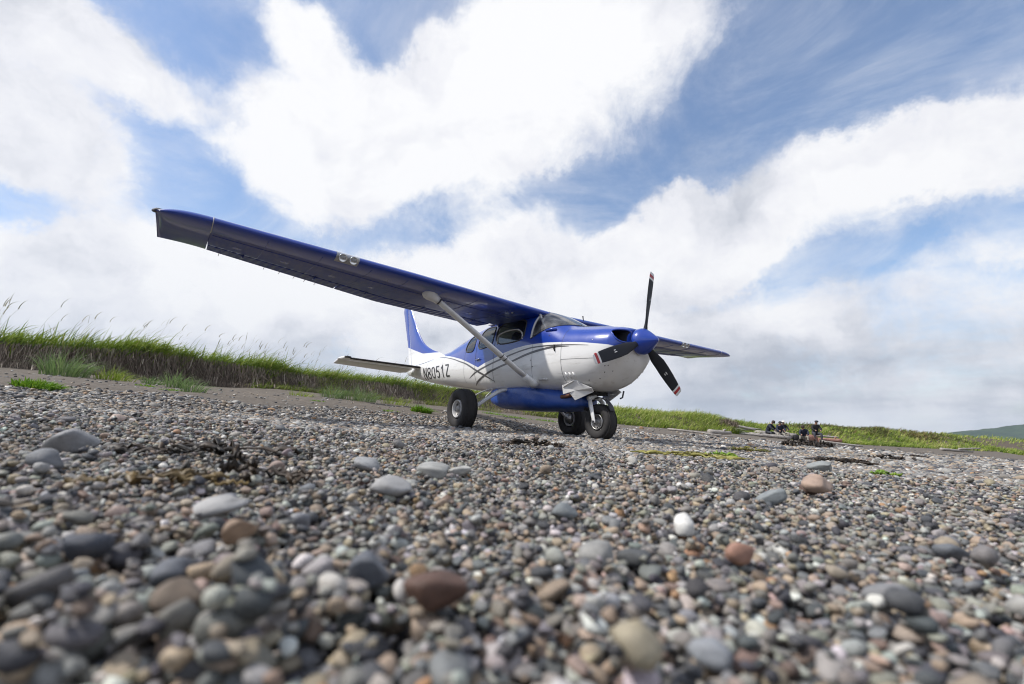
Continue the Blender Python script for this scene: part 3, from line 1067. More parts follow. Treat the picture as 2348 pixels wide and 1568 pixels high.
SPLIT = .735
for side in (-1, 1):
    wing = None
    x, zu, zl_ = airfoil()
    # main box: upper surface to the flap line (or full trailing edge at the root and tip)
    ys = np.concatenate([np.linspace(0.0, 4.9, 60)])
    sec = []
    for y in ys:
        uu = np.concatenate([np.linspace(SPLIT, 0, 30) ** 1.0])
        uu = SPLIT * (1 - np.cos(np.linspace(0, np.pi / 2, 26))) if False else SPLIT * np.linspace(0, 1, 30) ** 1.7
        top = np.interp(uu, x, zu)
        bot = np.interp(uu, x, zl_)
        # upper skin overhangs the flap a little
        ring = [wing_pt(y, a, b_) for a, b_ in zip(uu[::-1], top[::-1])] + [wing_pt(y, a, b_) for a, b_ in zip(uu[1:], bot[1:])]
        ring = [wing_pt(y, SPLIT + .045, np.interp(SPLIT + .045, x, zu))] + ring
        sec.append([(p[0], side * p[1], p[2]) for p in ring])
    sec = np.array(sec)
    n, m_ = sec.shape[:2]
    F = grid_faces(n, m_, True)
    me = np_mesh('wing', sec, F)
    fc = sec.reshape(-1, 3)[F].mean(1)
    wing = link('wing', me, [M_BLUE, M_WINGLOW], airplane)
    # underside carries the darker blue from the spar line aft
    j = np.tile(np.arange(m_), n - 1)
    me.polygons.foreach_set('material_index', ((j > 30 + 13) & (j < m_ - 1)).astype(np.int32))
    fix_normals(wing)
    # flap and aileron: corrugated skins
    for nm, ya, yb, droop in (('flap', .62, 3.222, .006), ('aileron', 3.235, 4.893, .0)):
        k = int((yb - ya) / .0125)
        yy = np.linspace(ya, yb, k)
        sec = []
        for q, y in enumerate(yy):
            rib = .0048 * math.cos(2 * math.pi * y / .095) ** 3
            us = np.linspace(SPLIT + .012, 1.0, 9)
            top = np.interp(us, x, zu)
            bot = np.interp(us, x, zl_)
            env = np.sin(np.linspace(.12, .95, 9) * np.pi) ** .5
            top = top - .002
            bot = bot + rib * env - droop * (us - SPLIT)
            ring = [wing_pt(y, a, b_) for a, b_ in zip(us[::-1], top[::-1])] + [wing_pt(y, a, b_) for a, b_ in zip(us, bot)]
            sec.append([(p[0], side * p[1], p[2]) for p in ring])
        sec = np.array(sec)
        n2, m2 = sec.shape[:2]
        V = np.concatenate([sec.reshape(-1, 3), sec[:1].mean(1), sec[-1:].mean(1)])
        tr = [[n2 * m2, a, (a + 1) % m2] for a in range(m2)] + [[n2 * m2 + 1, (n2 - 1) * m2 + (a + 1) % m2, (n2 - 1) * m2 + a] for a in range(m2)]
        o = link(nm, np_mesh(nm, V, grid_faces(n2, m2, True), tr), M_WINGLOW, wing)
        fix_normals(o)
    # tip cap: rounded, drooped
    sec = []
    for k in np.linspace(0, 1, 16):
        y = 4.905 + .50 * k
        sh = math.sqrt(max(0, 1 - (k ** 3.2)))
        us = .5 - .5 * np.cos(np.linspace(0, np.pi, 20))
        top = np.interp(us, x, zu)
        bot = np.interp(us, x, zl_)
        mid = (top + bot) / 2
        ins = .09 * k ** 5
        ring = []
        for a, b_ in list(zip(us[::-1], (mid + (top - mid) * sh)[::-1])) + list(zip(us[1:-1], (mid + (bot - mid) * sh)[1:-1])):
            a2 = ins * .8 + a * (1 - ins * .8 - ins * .15)
            p = wing_pt(y, a2, b_)
            ring.append((p[0], side * p[1], p[2] - .035 * k ** 2))
        sec.append(ring)
    sec = np.array(sec)
    n2, m2 = sec.shape[:2]
    V = np.concatenate([sec.reshape(-1, 3), sec[-1:].mean(1)])
    tr = [[n2 * m2, (n2 - 1) * m2 + (a + 1) % m2, (n2 - 1) * m2 + a] for a in range(m2)]
    tip = link('wing_tip', np_mesh('wing_tip', V, grid_faces(n2, m2, True), tr), M_BLUE, wing)
    fix_normals(tip)
    # joint strip, navigation lamp, trailing edge gap filler, static wicks
    us = .5 - .5 * np.cos(np.linspace(0, np.pi, 26))
    ring = [wing_pt(4.902, a, b_) for a, b_ in zip(us[::-1][13:], np.interp(us, x, zu)[::-1][13:] + .002)] + [wing_pt(4.902, a, b_) for a, b_ in zip(us[1:9], np.interp(us, x, zl_)[1:9] - .002)]
    MB().tube([(p[0], side * p[1], p[2]) for p in ring], .005, 6).build('joint_strip', M_TRIM, wing)
    p = wing_pt(5.40, .10, 0.0)
    MB().tube([(p[0] + .05, side * 5.33, p[2] - .02), (p[0] + .02, side * 5.39, p[2] - .02), (p[0] - .03, side * 5.42, p[2] - .02), (p[0] - .09, side * 5.38, p[2] - .02)], [.010, .020, .019, .005], 10).build('navigation_lamp', M_REDLAMP if side > 0 else M_SEAL, wing)
    for y in (3.5, 3.65, 3.8, 4.0, 4.2, 4.75):
        p = wing_pt(y, 1.0, 0)
        MB().tube([(p[0] + .01, side * y, p[2]), (p[0] - .09, side * y, p[2] - .01)], .0045, 5).build('static_wick', M_TRIM, wing)
    for y in (.95, 1.9, 2.85, 3.6, 4.5):
        p = wing_pt(y, SPLIT - .02, np.interp(SPLIT, x, zl_) - .006)
        p2 = wing_pt(y, SPLIT + .09, np.interp(SPLIT + .09, x, zl_) - .010)
        MB().tube([(p[0], side * y, p[2]), ((p[0] + p2[0]) / 2, side * y, p[2] - .012), (p2[0], side * y, p2[2])], .012, 6, flat=.6).build('hinge_bracket', M_WINGLOW, wing)
    # landing light: clear cover with two lamps let into the leading edge
    sec, lens = [], []
    for y in np.linspace(3.34, 3.62, 10):
        us = np.concatenate([np.linspace(.055, 0, 10) , np.linspace(0, .075, 12)[1:]])
        vs = np.concatenate([np.interp(us[:10], x, zu), np.interp(us[10:], x, zl_)])
        sec.append([(q[0] + .004, side * y, q[2]) for q in (wing_pt(y, a - .001, b_ * 1.03) for a, b_ in zip(us, vs))])
    sec = np.array(sec)
    ll = link('landing_light', np_mesh('landing_light', sec, grid_faces(10, sec.shape[1])), simple('lamp_cover', (.36, .37, .39), .12, coat=1.0), wing)
    for y in (3.41, 3.54):
        q = wing_pt(y, .012, -.012)
        MB().lathe([(.0, .0001), (.004, .032), (.014, .044), (.018, .05), (.010, .052), (-.01, .05)], (q[0] + .004, side * y, q[2]), (.86, 0, -.5), 20).build('landing_lamp', M_LENS, wing)
    # strut with cuffs
    le, te, zl0, tz0 = wing_frame(2.2)
    top = np.array((-1.02, side * 2.2, zl0 - .075))
    bot = np.array((-.68, side * .54, .80))
    st = empty('wing_strut')
    st.parent = airplane
    L = np.linspace(0, 1, 8)[:, None]
    path = bot + (top - bot) * (.03 + .92 * L)
    MB().tube(path, .066, 16, True, flat=.50, flatdir=np.cross(top - bot, (1, 0, .05))).build('strut_tube', M_WHITE, st)
    d = (top - bot) / np.linalg.norm(top - bot)
    fd = np.cross(top - bot, (1, 0, .05))
    MB().tube([top - d * .17, top - d * .12, top - d * .07, top - d * .02, top + d * .03, top + d * .07, top + d * .10], [.067, .074, .096, .118, .122, .10, .05], 20, True, .80, fd).build('upper_fairing', M_WHITE, st)
    MB().tube([top - d * .19, top - d * .165], .072, 16, True, .56, fd).build('dark_band', M_SEAL, st)
    for a in (.30, .265):
        q = bot + (top - bot) * a
        MB().tube([q - d * .006, q + d * .006], .0685, 16, True, .53, fd).build('dark_band', M_SEAL, st)
    MB().tube([bot - d * .10, bot - d * .04, bot + d * .05, bot + d * .13], [.11, .095, .076, .068], 16, True, .62, fd).build('lower_fairing', M_WHITE, st)
    # skin seams and round inspection covers under the wing
    for y in (.95, 1.55, 2.65, 3.15, 3.75, 4.35):
        pts = [wing_pt(y, a, np.interp(a, x, zl_) - .0012) for a in np.linspace(.06, SPLIT - .01, 16)]
        MB().tube([(q[0], side * y, q[2]) for q in pts], .004, 4, True).build('skin_seam', M_BLUE, wing)
    pts = [wing_pt(y, .30, np.interp(.30, x, zl_) - .0012) for y in np.linspace(.65, 4.88, 20)]
    MB().tube([(q[0], side * q[1], q[2]) for q in pts], .004, 4, True).build('skin_seam', M_BLUE, wing)
    for y in (1.25, 2.9, 3.45, 4.05, 4.6):
        q = wing_pt(y, .52, np.interp(.52, x, zl_))
        MB().lathe([(0, .0001), (.003, .001), (.003, .052), (0, .056)], (q[0], side * y, q[2] + .001), (0, 0, -1), 20).build('inspection_cover', M_BLUE, wing)
    # fuel tank drain and step under the wing
    p = wing_pt(.75, .12, np.interp(.12, x, zl_))
    MB().lathe([(0, .0001), (0, .02), (.012, .016), (.014, .0001)], (p[0], side * .85, p[2] - .002), (0, 0, -1), 12).build('tank_drain', M_ALU, wing)

# ---------------------------------------------------------------- tail
def slab(outline_fn, ys, name, mat, parent, thick=.06, n=18, vertical=False, side=1):
    """symmetric section surface: outline_fn(s) -> (le_x, te_x, offset_z)"""
    sec = []
    b = np.linspace(0, 1, n)
    u = (1 - np.cos(b * np.pi)) / 2
    yt = 5 * thick * (.2969 * np.sqrt(u) - .126 * u - .3516 * u ** 2 + .2843 * u ** 3 - .1036 * u ** 4)
    for s in ys:
        le, te, oz, tk = outline_fn(s)
        c = le - te
        ring = []
        for a, t in list(zip(u[::-1], yt[::-1])) + list(zip(u[1:-1], -yt[1:-1])):
            X = le - a * c
            if vertical:
                ring.append((X, t * c * tk, s))
            else:
                ring.append((X, side * s, oz + t * c * tk))
        sec.append(ring)
    sec = np.array(sec)
    n2, m2 = sec.shape[:2]
    V = np.concatenate([sec.reshape(-1, 3), sec[:1].mean(1), sec[-1:].mean(1)])
    tr = [[n2 * m2, (a + 1) % m2, a] for a in range(m2)] + [[n2 * m2 + 1, (n2 - 1) * m2 + a, (n2 - 1) * m2 + (a + 1) % m2] for a in range(m2)]
    me = np_mesh(name, V, grid_faces(n2, m2, True), tr)
    o = link(name, me, mat, parent)
    fix_normals(o)
    return o


FIN_Z = np.array([1.44, 1.52, 1.60, 1.67, 1.77, 1.96, 2.27, 2.86, 3.14])
FIN_LE = np.array([-4.2, -4.45, -4.68, -4.88, -5.28, -5.73, -6.12, -6.66, -6.91])


_fl = catmull(np.column_stack([FIN_LE, FIN_Z]), 14)


def fin_line(z):
    le = np.interp(z, _fl[:, 1], _fl[:, 0])
    hinge = np.interp(z, [1.44, 2.98], [-6.38, -6.98])
    c = le - hinge
    return le, hinge, 0, min(1.0, .115 / max(c, .05) / .10 * .10 / .115 * 1.0)


def paint_fin(o):
    me = o.data
    co = np.array([v.co[:] for v in me.vertices])
    lim = np.where(co[:, 0] < -5.72, 1.70 + (-co[:, 0] - 5.72) * .24, 1.70 - (co[:, 0] + 5.72) * .04)
    add_attr(me, 'blue', np.clip((co[:, 2] - lim) / .03 + .5, 0, 1))


fin = slab(lambda z: fin_line(z)[:3] + (min(1, .72 / (fin_line(z)[0] - fin_line(z)[1])),), np.concatenate([np.linspace(1.44, 3.08, 130), [3.10, 3.115]]), 'vertical_stabilizer', M_FUS, airplane, .10, vertical=True)
paint_fin(fin)


def rud(z):
    le = np.interp(z, [1.30, 2.98], [-6.345, -6.99])
    te = np.interp(z, [1.30, 1.44, 1.9, 2.80, 2.98], [-6.50, -6.56, -6.70, -7.17, -7.27])
    return le, te, 0, .85


rd = slab(rud, np.linspace(1.30, 3.09, 60), 'rudder', M_FUS, airplane, .12, vertical=True)
paint_fin(rd)
MB().tube([(-7.0, 0, 3.12), (-7.1, 0, 3.17), (-7.2, 0, 3.12)], [.02, .03, .012], 8).build('tail_beacon', M_REDLAMP, fin)

for side in (-1, 1):
    stab = slab(lambda s: (-5.43 - .05 * s, -5.98, 1.325, 1.0), np.concatenate([np.linspace(.02, 1.80, 30), [1.84, 1.86]]), 'horizontal_stabilizer', M_WHITE, airplane, .11, side=side)
    # dark abrasion boot along the leading edge
    b = np.linspace(0, 1, 60)
    u = (1 - np.cos(b * np.pi)) / 2
    sec = []
    for s in np.linspace(.18, 1.84, 24):
        le, te = -5.43 - .05 * s, -5.98
        c = le - te
        us = np.concatenate([np.linspace(.10, 0, 8), np.linspace(0, .10, 8)[1:]])
        yt = 5 * .11 * (.2969 * np.sqrt(us) - .126 * us - .3516 * us ** 2) * c + .002
        yt = np.concatenate([yt[:8], -yt[8:]])
        sec.append([(le - a * c + .002, side * s, 1.325 + t) for a, t in zip(us, yt)])
    link('deicing_boot', np_mesh('deicing_boot', np.array(sec), grid_faces(24, 15)), M_BLACKRUB, stab)
    dz = lambda xx: 1.325 - max(0, (-5.99 - xx)) * .20

    def elev(s):
        return -5.995, np.interp(s, [0, .2, .25, 1.98], [-6.30, -6.40, -6.46, -6.36]), 1.325, .9
    ev = slab(elev, np.linspace(.14, 1.97, 30), 'elevator', M_WHITE, stab, .12, side=side)
    me = ev.data
    for v in me.vertices:
        v.co.z -= max(0.0, -5.995 - v.co.x) * .22
    # balance horn at the tip
    sec = slab(lambda s: (np.interp(s, [1.865, 1.9, 1.98, 2.0], [-5.42, -5.36, -5.38, -5.46]), -6.0, 1.325, .9), np.linspace(1.875, 2.0, 8), 'balance_horn', M_WHITE, stab, .12, side=side)
    MB().tube([(-5.385, side * 1.88, 1.325), (-5.345, side * 1.94, 1.325), (-5.40, side * 2.0, 1.325)], .022, 8).build('horn_boot', M_BLACKRUB, stab)
    # faint stripe pair on the tail side
    ribbon([(-5.95, 1.395), (-5.6, 1.41), (-5.2, 1.43), (-4.75, 1.48)], [.004, .014, .014, .004], side, 'stripe', M_GREY, .004)

# tail cone fairing and tie-down ring
MB().tube([(-6.0, 0, 1.12), (-6.03, 0, 1.05), (-6.07, 0, 1.04), (-6.10, 0, 1.09), (-6.09, 0, 1.13)], .008, 6).build('tie_down_ring', M_STEEL, airplane)

# ---------------------------------------------------------------- propeller
HUB = np.array((1.025, 0, 1.335))
prop = empty('propeller')
prop.parent = airplane
sp = [(0, .0001), (0, .176), (.05, .178), (.08, .172), (.12, .150), (.17, .115), (.22, .078), (.26, .046), (.285, .024), (.296, .0001)]
MB().lathe(sp, (.965, 0, 1.335), (1, 0, 0), 48).build('spinner', M_BLUE, prop, angle=60)
MB().lathe([(0, .0001), (0, .15), (.05, .15), (.05, .0001)], (.925, 0, 1.335), (1, 0, 0), 32).build('backplate', M_STEEL, prop)
for ang in (81, 201, 321):
    a = math.radians(ang)
    rad = np.array((0, math.cos(a), math.sin(a)))
    tanv = np.cross((1, 0, 0), rad)       # along the direction of rotation
    rs = np.array([.10, .16, .22, .30, .42, .56, .70, .82, .92, .96, .985, 1.0])
    ch = np.array([.075, .078, .10, .135, .162, .170, .166, .155, .140, .132, .122, .10])
    tk = np.array([.95, .80, .45, .26, .17, .13, .11, .10, .09, .085, .08, .075])
    tw = -np.radians([46, 44, 39, 33, 27, 22, 18.5, 16, 14, 13.5, 13, 13])
    V, k = [], 18
    for r, c, t, w_ in zip(rs, ch, tk, tw):
        th = np.linspace(0, 2 * np.pi, k, endpoint=False)
        px_ = np.cos(th) * c / 2 - .012 * (r > .3)
        pz_ = np.sin(th) * c * t / 2 * (1 + .25 * np.cos(th))
        # chord vector leans from the disc towards the axis with the pitch
        cv = -math.cos(w_) * tanv + math.sin(w_) * np.array((1.0, 0, 0))
        nv = math.sin(w_) * tanv + math.cos(w_) * np.array((1.0, 0, 0))
        V.append(HUB + rad * r + px_[:, None] * cv + pz_[:, None] * nv)
    # insert rings where the tip bands change
    V = np.array(V)
    want = np.array(sorted(set(rs.tolist() + [.885, .915, .945, .975])))
    V = np.stack([[np.interp(want, rs, V[:, j, c]) for c in range(3)] for j in range(k)], 0).transpose(2, 0, 1)
    n2 = len(want)
    VV = np.concatenate([V.reshape(-1, 3), V[-1:].mean(1)])
    tr = [[n2 * k, (n2 - 1) * k + (j + 1) % k, (n2 - 1) * k + j] for j in range(k)]
    F = grid_faces(n2, k, True)
    me = np_mesh('propeller_blade', VV, F, tr)
    bl = link('propeller_blade', me, [M_BLADE, M_WBAND, M_RED], prop)
    rm = (want[:-1] + want[1:]) / 2
    band = np.where(rm < .885, 0, np.where(rm < .915, 1, np.where(rm < .955, 2, 1)))
    band = np.where((rm > .915) & (rm < .945), 2, band)
    mi = np.concatenate([np.repeat(band, k), np.full(k, 1)])
    me.polygons.foreach_set('material_index', mi.astype(np.int32))
    fix_normals(bl)
    # maker's label: two short pale strokes on the face
    for off in (-.016, .012):
        w_ = -math.radians(27)
        cv = -math.cos(w_) * tanv + math.sin(w_) * np.array((1.0, 0, 0))
        nv = math.sin(w_) * tanv + math.cos(w_) * np.array((1.0, 0, 0))
        c0 = HUB + rad * .60 + cv * off + nv * .0135
        q = np.array([c0 + rad * s1 * (.024 if off < 0 else .016) + cv * s2 * .0055 for s1, s2 in ((-1, -1), (1, -1), (1, 1), (-1, 1))])
        link('blade_label', np_mesh('blade_label', q, [[0, 1, 2, 3]]), M_WBAND, prop)


# ---------------------------------------------------------------- landing gear
def wheel(center, R_, W_, rim_r, parent):
    """axle along y"""
    cx, cy, cz = center
    prof = []
    for t in np.linspace(-1, 1, 33):
        # tyre cross-section, from one bead over the crown to the other
        a = t * math.radians(142)
        rr = (R_ - rim_r) / 2
        prof.append((W_ / 2 * math.sin(a) * (1.0 if abs(a) < 1.57 else .96), (R_ + rim_r) / 2 + rr * math.copysign(abs(math.cos(a)) ** .72, math.cos(a))))
    ty = MB().lathe(prof, center, (0, 1, 0), 72).build('tyre', M_BLACKRUB, parent)
    # weight flattens the contact patch
    for v in ty.data.vertices:
        lim = cz - R_ + .022
        if v.co.z < lim + .03:
            k = (lim + .03 - v.co.z)
            v.co.y = cy + (v.co.y - cy) * (1 + k * 1.6)
            if v.co.z < lim:
                v.co.z = lim - (lim - v.co.z) * .15
    # moulded grooves round the crown
    for o_ in (-.33, -.11, .11, .33):
        rr = R_ - .004 - abs(o_) ** 2.4 * .06
        a = np.linspace(0, 2 * np.pi, 65)
        MB().tube(np.stack([cx + rr * np.cos(a), np.full(65, cy + o_ * W_), np.maximum(cz + rr * np.sin(a), cz - R_ + .020)], 1), .006, 5, False).build('tread_rib', M_BLACKRUB, parent)
    for s in (-1, 1):
        w = W_ / 2 * s
        MB().lathe([(w * .62, rim_r * 1.04), (w * .80, rim_r * 1.02), (w * .84, rim_r * .96), (w * .78, rim_r * .90), (w * .45, rim_r * .80)], center, (0, 1, 0), 40).build('rim', M_TRIM if R_ > .28 else M_STEEL, parent)
        MB().lathe([(w * .46, rim_r * .82), (w * .36, rim_r * .74), (w * .34, rim_r * .50), (w * .46, rim_r * .40), (w * .66, rim_r * .34), (w * .70, rim_r * .18), (w * .72, .0005)], center, (0, 1, 0), 32).build('hub', M_HUB, parent)
        for i in range(6):
            t = i / 6 * 2 * math.pi + .3
            MB().lathe([(0, .0001), (0, .010), (.012, .010), (.012, .0001)], (cx + math.cos(t) * rim_r * .68, cy + w * .43, cz + math.sin(t) * rim_r * .68), (0, s, 0), 6).build('wheel_bolt', M_SEAL, parent)
    return ty


for side in (-1, 1):
    mg = empty('main_gear')
    mg.parent = airplane
    wheel((-1.54, side * 1.20, .310), .325, .255, .138, mg)
    leg = catmull([(-1.47, side * .30, .70), (-1.48, side * .52, .66), (-1.50, side * .75, .52), (-1.53, side * .97, .36), (-1.54, side * 1.10, .318)], 8)
    MB().tube(leg, np.linspace(.045, .030, len(leg)), 12, True, .7).build('gear_leg', M_WHITE, mg)
    MB().tube(leg + np.array((-.03, 0, .03)), .008, 6).build('brake_line', M_TRIM, mg)
    MB().lathe([(0, .03), (.05, .09), (.075, .09), (.075, .02)], (-1.54, side * 1.02, .31), (0, side, 0), 20).build('brake_disc', M_STEEL, mg)
    MB().tube(catmull([(-1.62, side * .40, .73), (-1.72, side * .56, .70), (-1.76, side * .78, .60), (-1.70, side * .92, .52)], 8), .011, 8).build('entry_step', M_TRIM, mg)
    MB().tube([(-1.74, side * .50, .70), (-1.80, side * .60, .57), (-1.80, side * .62, .50)], .009, 6).build('step_strut', M_TRIM, mg)

ng = empty('nose_gear')
ng.parent = airplane
wheel((.30, 0, .245), .252, .205, .108, ng)
for side in (-1, 1):
    MB().tube([(.175, side * .085, .575), (.20, side * .128, .53), (.25, side * .135, .40), (.30, side * .135, .245), (.305, side * .135, .222)], [.03, .040, .036, .030, .022], 12, True, .42, (0, 1, 0)).build('fork', M_WHITE, ng)
    MB().lathe([(0, .0001), (0, .016), (.014, .015), (.014, .0001)], (.30, side * .147, .245), (0, side, 0), 10).build('axle_nut', M_SEAL, ng)
MB().tube([(.17, -.13, .565), (.165, 0, .60), (.17, .13, .565)], .034, 10).build('fork_crown', M_WHITE, ng)
MB().tube([(.165, 0, .57), (.14, 0, .68), (.11, 0, .86)], .038, 14).build('oleo_strut', M_ALU, ng)
MB().tube([(.155, 0, .64), (.12, 0, .80)], .055, 14).build('strut_collar', M_SEAL, ng)
MB().tube([(.10, -.03, .62), (.02, -.03, .66), (.06, -.03, .76)], .012, 8).build('torque_link', M_TRIM, ng)
t = np.linspace(math.radians(20), math.radians(160), 16)
MB().tube(np.stack([.26 + .275 * np.cos(t), np.zeros(16), .30 + .29 * np.sin(t)], 1), .05, 8, True, .12, (0, 0, 1)).build('scraper_guard', M_SEAL, ng)
MB().box((.10, 0, .655), (.30, .36, .05)).build('gear_well', M_DARK, airplane)

# cowl flaps, exhaust and drip pipe
for side in (-1, 1):
    pts_in = [(.40, .30, .70), (.16, .40, .80), (-.07, .42, .74), (-.06, .40, .61), (.03, .36, .63), (.10, .31, .53), (.38, .24, .65)]
    q = np.array([(a, side * b_, c) for a, b_, c in pts_in])
    q2 = q + np.array((0, side * .012, -.004))
    k = len(q)
    V = np.concatenate([q, q2, q.mean(0)[None], q2.mean(0)[None]])
    tr = [[2 * k, i, (i + 1) % k] for i in range(k)] + [[2 * k + 1, k + (i + 1) % k, k + i] for i in range(k)]
    qd = [[i, k + i, k + (i + 1) % k, (i + 1) % k] for i in range(k)]
    o = link('cowl_flap', np_mesh('cowl_flap', V, qd, tr, False), M_WHITE, airplane)
    MB().tube([(-.05, side * .425, .705), (.06, side * .425, .755), (.15, side * .42, .79)], .008, 6).build('hinge', M_TRIM, o)
    fix_normals(o)
MB().tube([(.12, -.28, .66), (.02, -.30, .61), (-.10, -.31, .585), (-.20, -.315, .575)], .028, 12, False).build('exhaust_pipe', M_EXH, airplane)
MB().tube([(.62, .10, .69), (.60, .10, .60), (.56, .10, .585)], .012, 6).build('drain_pipe', M_SEAL, airplane)
MB().tube([(-2.0, -.12, 2.03), (-2.06, -.12, 2.30), (-2.10, -.12, 2.42)], [.010, .006, .003], 6).build('antenna', M_TRIM, airplane)
MB().tube([(-.28, .14, 1.82), (-.30, .14, 1.90)], [.006, .012], 6).build('outside_air_probe', M_SEAL, airplane)

# cargo pod
POD = np.array([(.10, .53, .50, .04), (.05, .60, .455, .17), (-.05, .65, .42, .26), (-.2, .685, .395, .33), (-.5, .735, .378, .40), (-.9, .800, .368, .44), (-1.35, .81, .370, .445), (-1.80, .80, .385, .43), (-2.02, .76, .435, .36), (-2.15, .68, .50, .24), (-2.22, .62, .56, .08)])
secs = []
for xx in np.concatenate([np.linspace(.10, -.2, 24, endpoint=False), np.linspace(-.2, -1.7, 60, endpoint=False), np.linspace(-1.7, -2.22, 30)]):
    zt, zb, hw = [np.interp(-xx, -POD[:, 0], POD[:, k]) for k in (1, 2, 3)]
    th = np.linspace(0, 2 * np.pi, 72, endpoint=False)
    c, s = np.cos(th), np.sin(th)
    r = (np.abs(c) ** 3.4 + np.abs(s) ** 3.4) ** (-1 / 3.4)
    wr = 1 + .016 * math.sin(xx * 5.3 + 1) + .010 * np.sin(xx * 11 + s * 2.2) * np.abs(c)
    secs.append(np.stack([np.full(72, xx), r * c * hw * wr, (zt + zb) / 2 + r * s * (zt - zb) / 2], 1))
secs = np.array(secs)
V = np.concatenate([secs.reshape(-1, 3), secs[:1].mean(1), secs[-1:].mean(1)])
n2, m2 = secs.shape[:2]
tr = [[n2 * m2, a, (a + 1) % m2] for a in range(m2)] + [[n2 * m2 + 1, (n2 - 1) * m2 + (a + 1) % m2, (n2 - 1) * m2 + a] for a in range(m2)]
pod = link('cargo_pod', np_mesh('cargo_pod', V, grid_faces(n2, m2, True), tr), M_POD, airplane)
fix_normals(pod)

# cabin: seats, panel cover, floor
for (sx, sy) in ((-1.22, -.27), (-1.22, .27), (-2.12, -.27), (-2.12, .27)):
    s = MB()
    secs = []
    for zz, hw, d0, d1 in ((1.08, .20, -.06, .42), (1.16, .22, -.08, .44), (1.22, .21, -.06, .42)):
        t = np.linspace(0, 2 * np.pi, 20, endpoint=False)
        e = lambda c: np.sign(c) * np.abs(c) ** .5
        secs.append(np.stack([sx + (d0 + d1) / 2 + (d1 - d0) / 2 * e(np.cos(t)), sy + hw * e(np.sin(t)), np.full(20, zz)], 1))
    secs.append(np.repeat(secs[-1].mean(0)[None], 20, 0))
    s.add(np.concatenate(secs), grid_faces(4, 20, True))
    o = s.build('seat', M_SEAT, airplane)
    b_ = MB()
    secs = []
    for k, hw, th_ in ((0, .20, .05), (.15, .22, .06), (.35, .21, .055), (.47, .17, .05), (.52, .10, .035)):
        t = np.linspace(0, 2 * np.pi, 20, endpoint=False)
        secs.append(np.stack([sx - .05 - k * .22 + th_ * np.cos(t), sy + hw * np.sign(np.sin(t)) * np.abs(np.sin(t)) ** .6, np.full(20, 1.16 + k)], 1))
    secs.append(np.repeat(secs[-1].mean(0)[None], 20, 0))
    b_.add(np.concatenate(secs), grid_faces(6, 20, True))
    b_.build('backrest', M_SEAT, o)
MB().box((-.40, 0, 1.47), (.34, .92, .10)).build('glareshield', M_DARK, airplane)
MB().box((-1.5, 0, 1.0), (2.4, .98, .04)).build('cabin_floor', M_DARK, airplane)
MB().box((-1.45, 0, 1.90), (1.45, .86, .03)).build('headliner', M_TRIM, airplane)


# ================================================================ vegetation
def mat_blade(name, a, b, c, trans=0.35):
    def fn(g, out):
        at = g.n('ShaderNodeAttribute', attribute_name='tint')
        col = g.ramp(at.outputs['Fac'], [(0.0, a), (0.55, b), (1.0, c)])
        d = g.n('ShaderNodeBsdfPrincipled', inp={'Roughness': 0.55})
        d.inputs['Specular IOR Level'].default_value = 0.3
        g.l(col, d.inputs['Base Color'])
        t = g.n('ShaderNodeBsdfTranslucent')
        g.l(g.mix(0.3, col, (0.16, 0.30, 0.03)) if trans > .3 else col, t.inputs[0])
        mx = g.n('ShaderNodeMixShader', inp={0: trans})
        g.l(d.outputs[0], mx.inputs[1])
        g.l(t.outputs[0], mx.inputs[2])
        g.l(mx.outputs[0], out.inputs[0])
    return material(name, fn)


M_GRASS = mat_blade('beach_grass', (0.11, 0.17, 0.025), (0.27, 0.35, 0.05), (0.48, 0.44, 0.17))
M_GRASSB = mat_blade('blue_green_grass', (0.075, 0.130, 0.055), (0.17, 0.25, 0.105), (0.34, 0.37, 0.20))
M_BRIGHT = mat_blade('bright_green_plant', (0.07, 0.17, 0.012), (0.15, 0.30, 0.02), (0.30, 0.36, 0.05))
M_STRAW = mat_blade('dead_roots', (0.11, 0.085, 0.068), (0.31, 0.25, 0.20), (0.56, 0.49, 0.40), 0.25)
M_OLIVE = mat_blade('olive_scrub', (0.045, 0.060, 0.016), (0.10, 0.115, 0.030), (0.20, 0.13, 0.06), 0.25)
M_SEED = mat_blade('seed_stalk', (0.12, 0.12, 0.05), (0.26, 0.23, 0.12), (0.40, 0.36, 0.22), 0.3)


def blades(base, h, lean, width, droop=0.5, seg=4, face=None):
    """arrays of curved tapering blades -> verts, quads, tris. base (N,3), h (N,), lean (N,2) sideways reach as share of h"""
    N = len(base)
    az = rng.uniform(0, 2 * np.pi, N) if face is None else face
    wv = np.stack([np.cos(az), np.sin(az), np.zeros(N)], 1)
    s = np.linspace(0, 1, seg + 1)
    V = np.zeros((N, seg * 2 + 1, 3), np.float32)
    for k, t in enumerate(s):
        cz = t - droop * t ** 3 * np.linalg.norm(lean, axis=1) * .55
        c = base + np.stack([lean[:, 0] * h * t ** 1.8, lean[:, 1] * h * t ** 1.8, h * cz], 1)
        if k < seg:
            w = width * (1 - t ** 1.6 * .85) * .5
            V[:, k * 2] = c - wv * w[:, None]
            V[:, k * 2 + 1] = c + wv * w[:, None]
        else:
            V[:, -1] = c
    o = np.arange(N)[:, None, None] * (seg * 2 + 1)
    q = np.array([[k * 2, k * 2 + 1, k * 2 + 3, k * 2 + 2] for k in range(seg - 1)])[None] + o
    t = np.array([[seg * 2 - 2, seg * 2 - 1, seg * 2]])[None] + o
    return V.reshape(-1, 3), q.reshape(-1, 4), t.reshape(-1, 3)


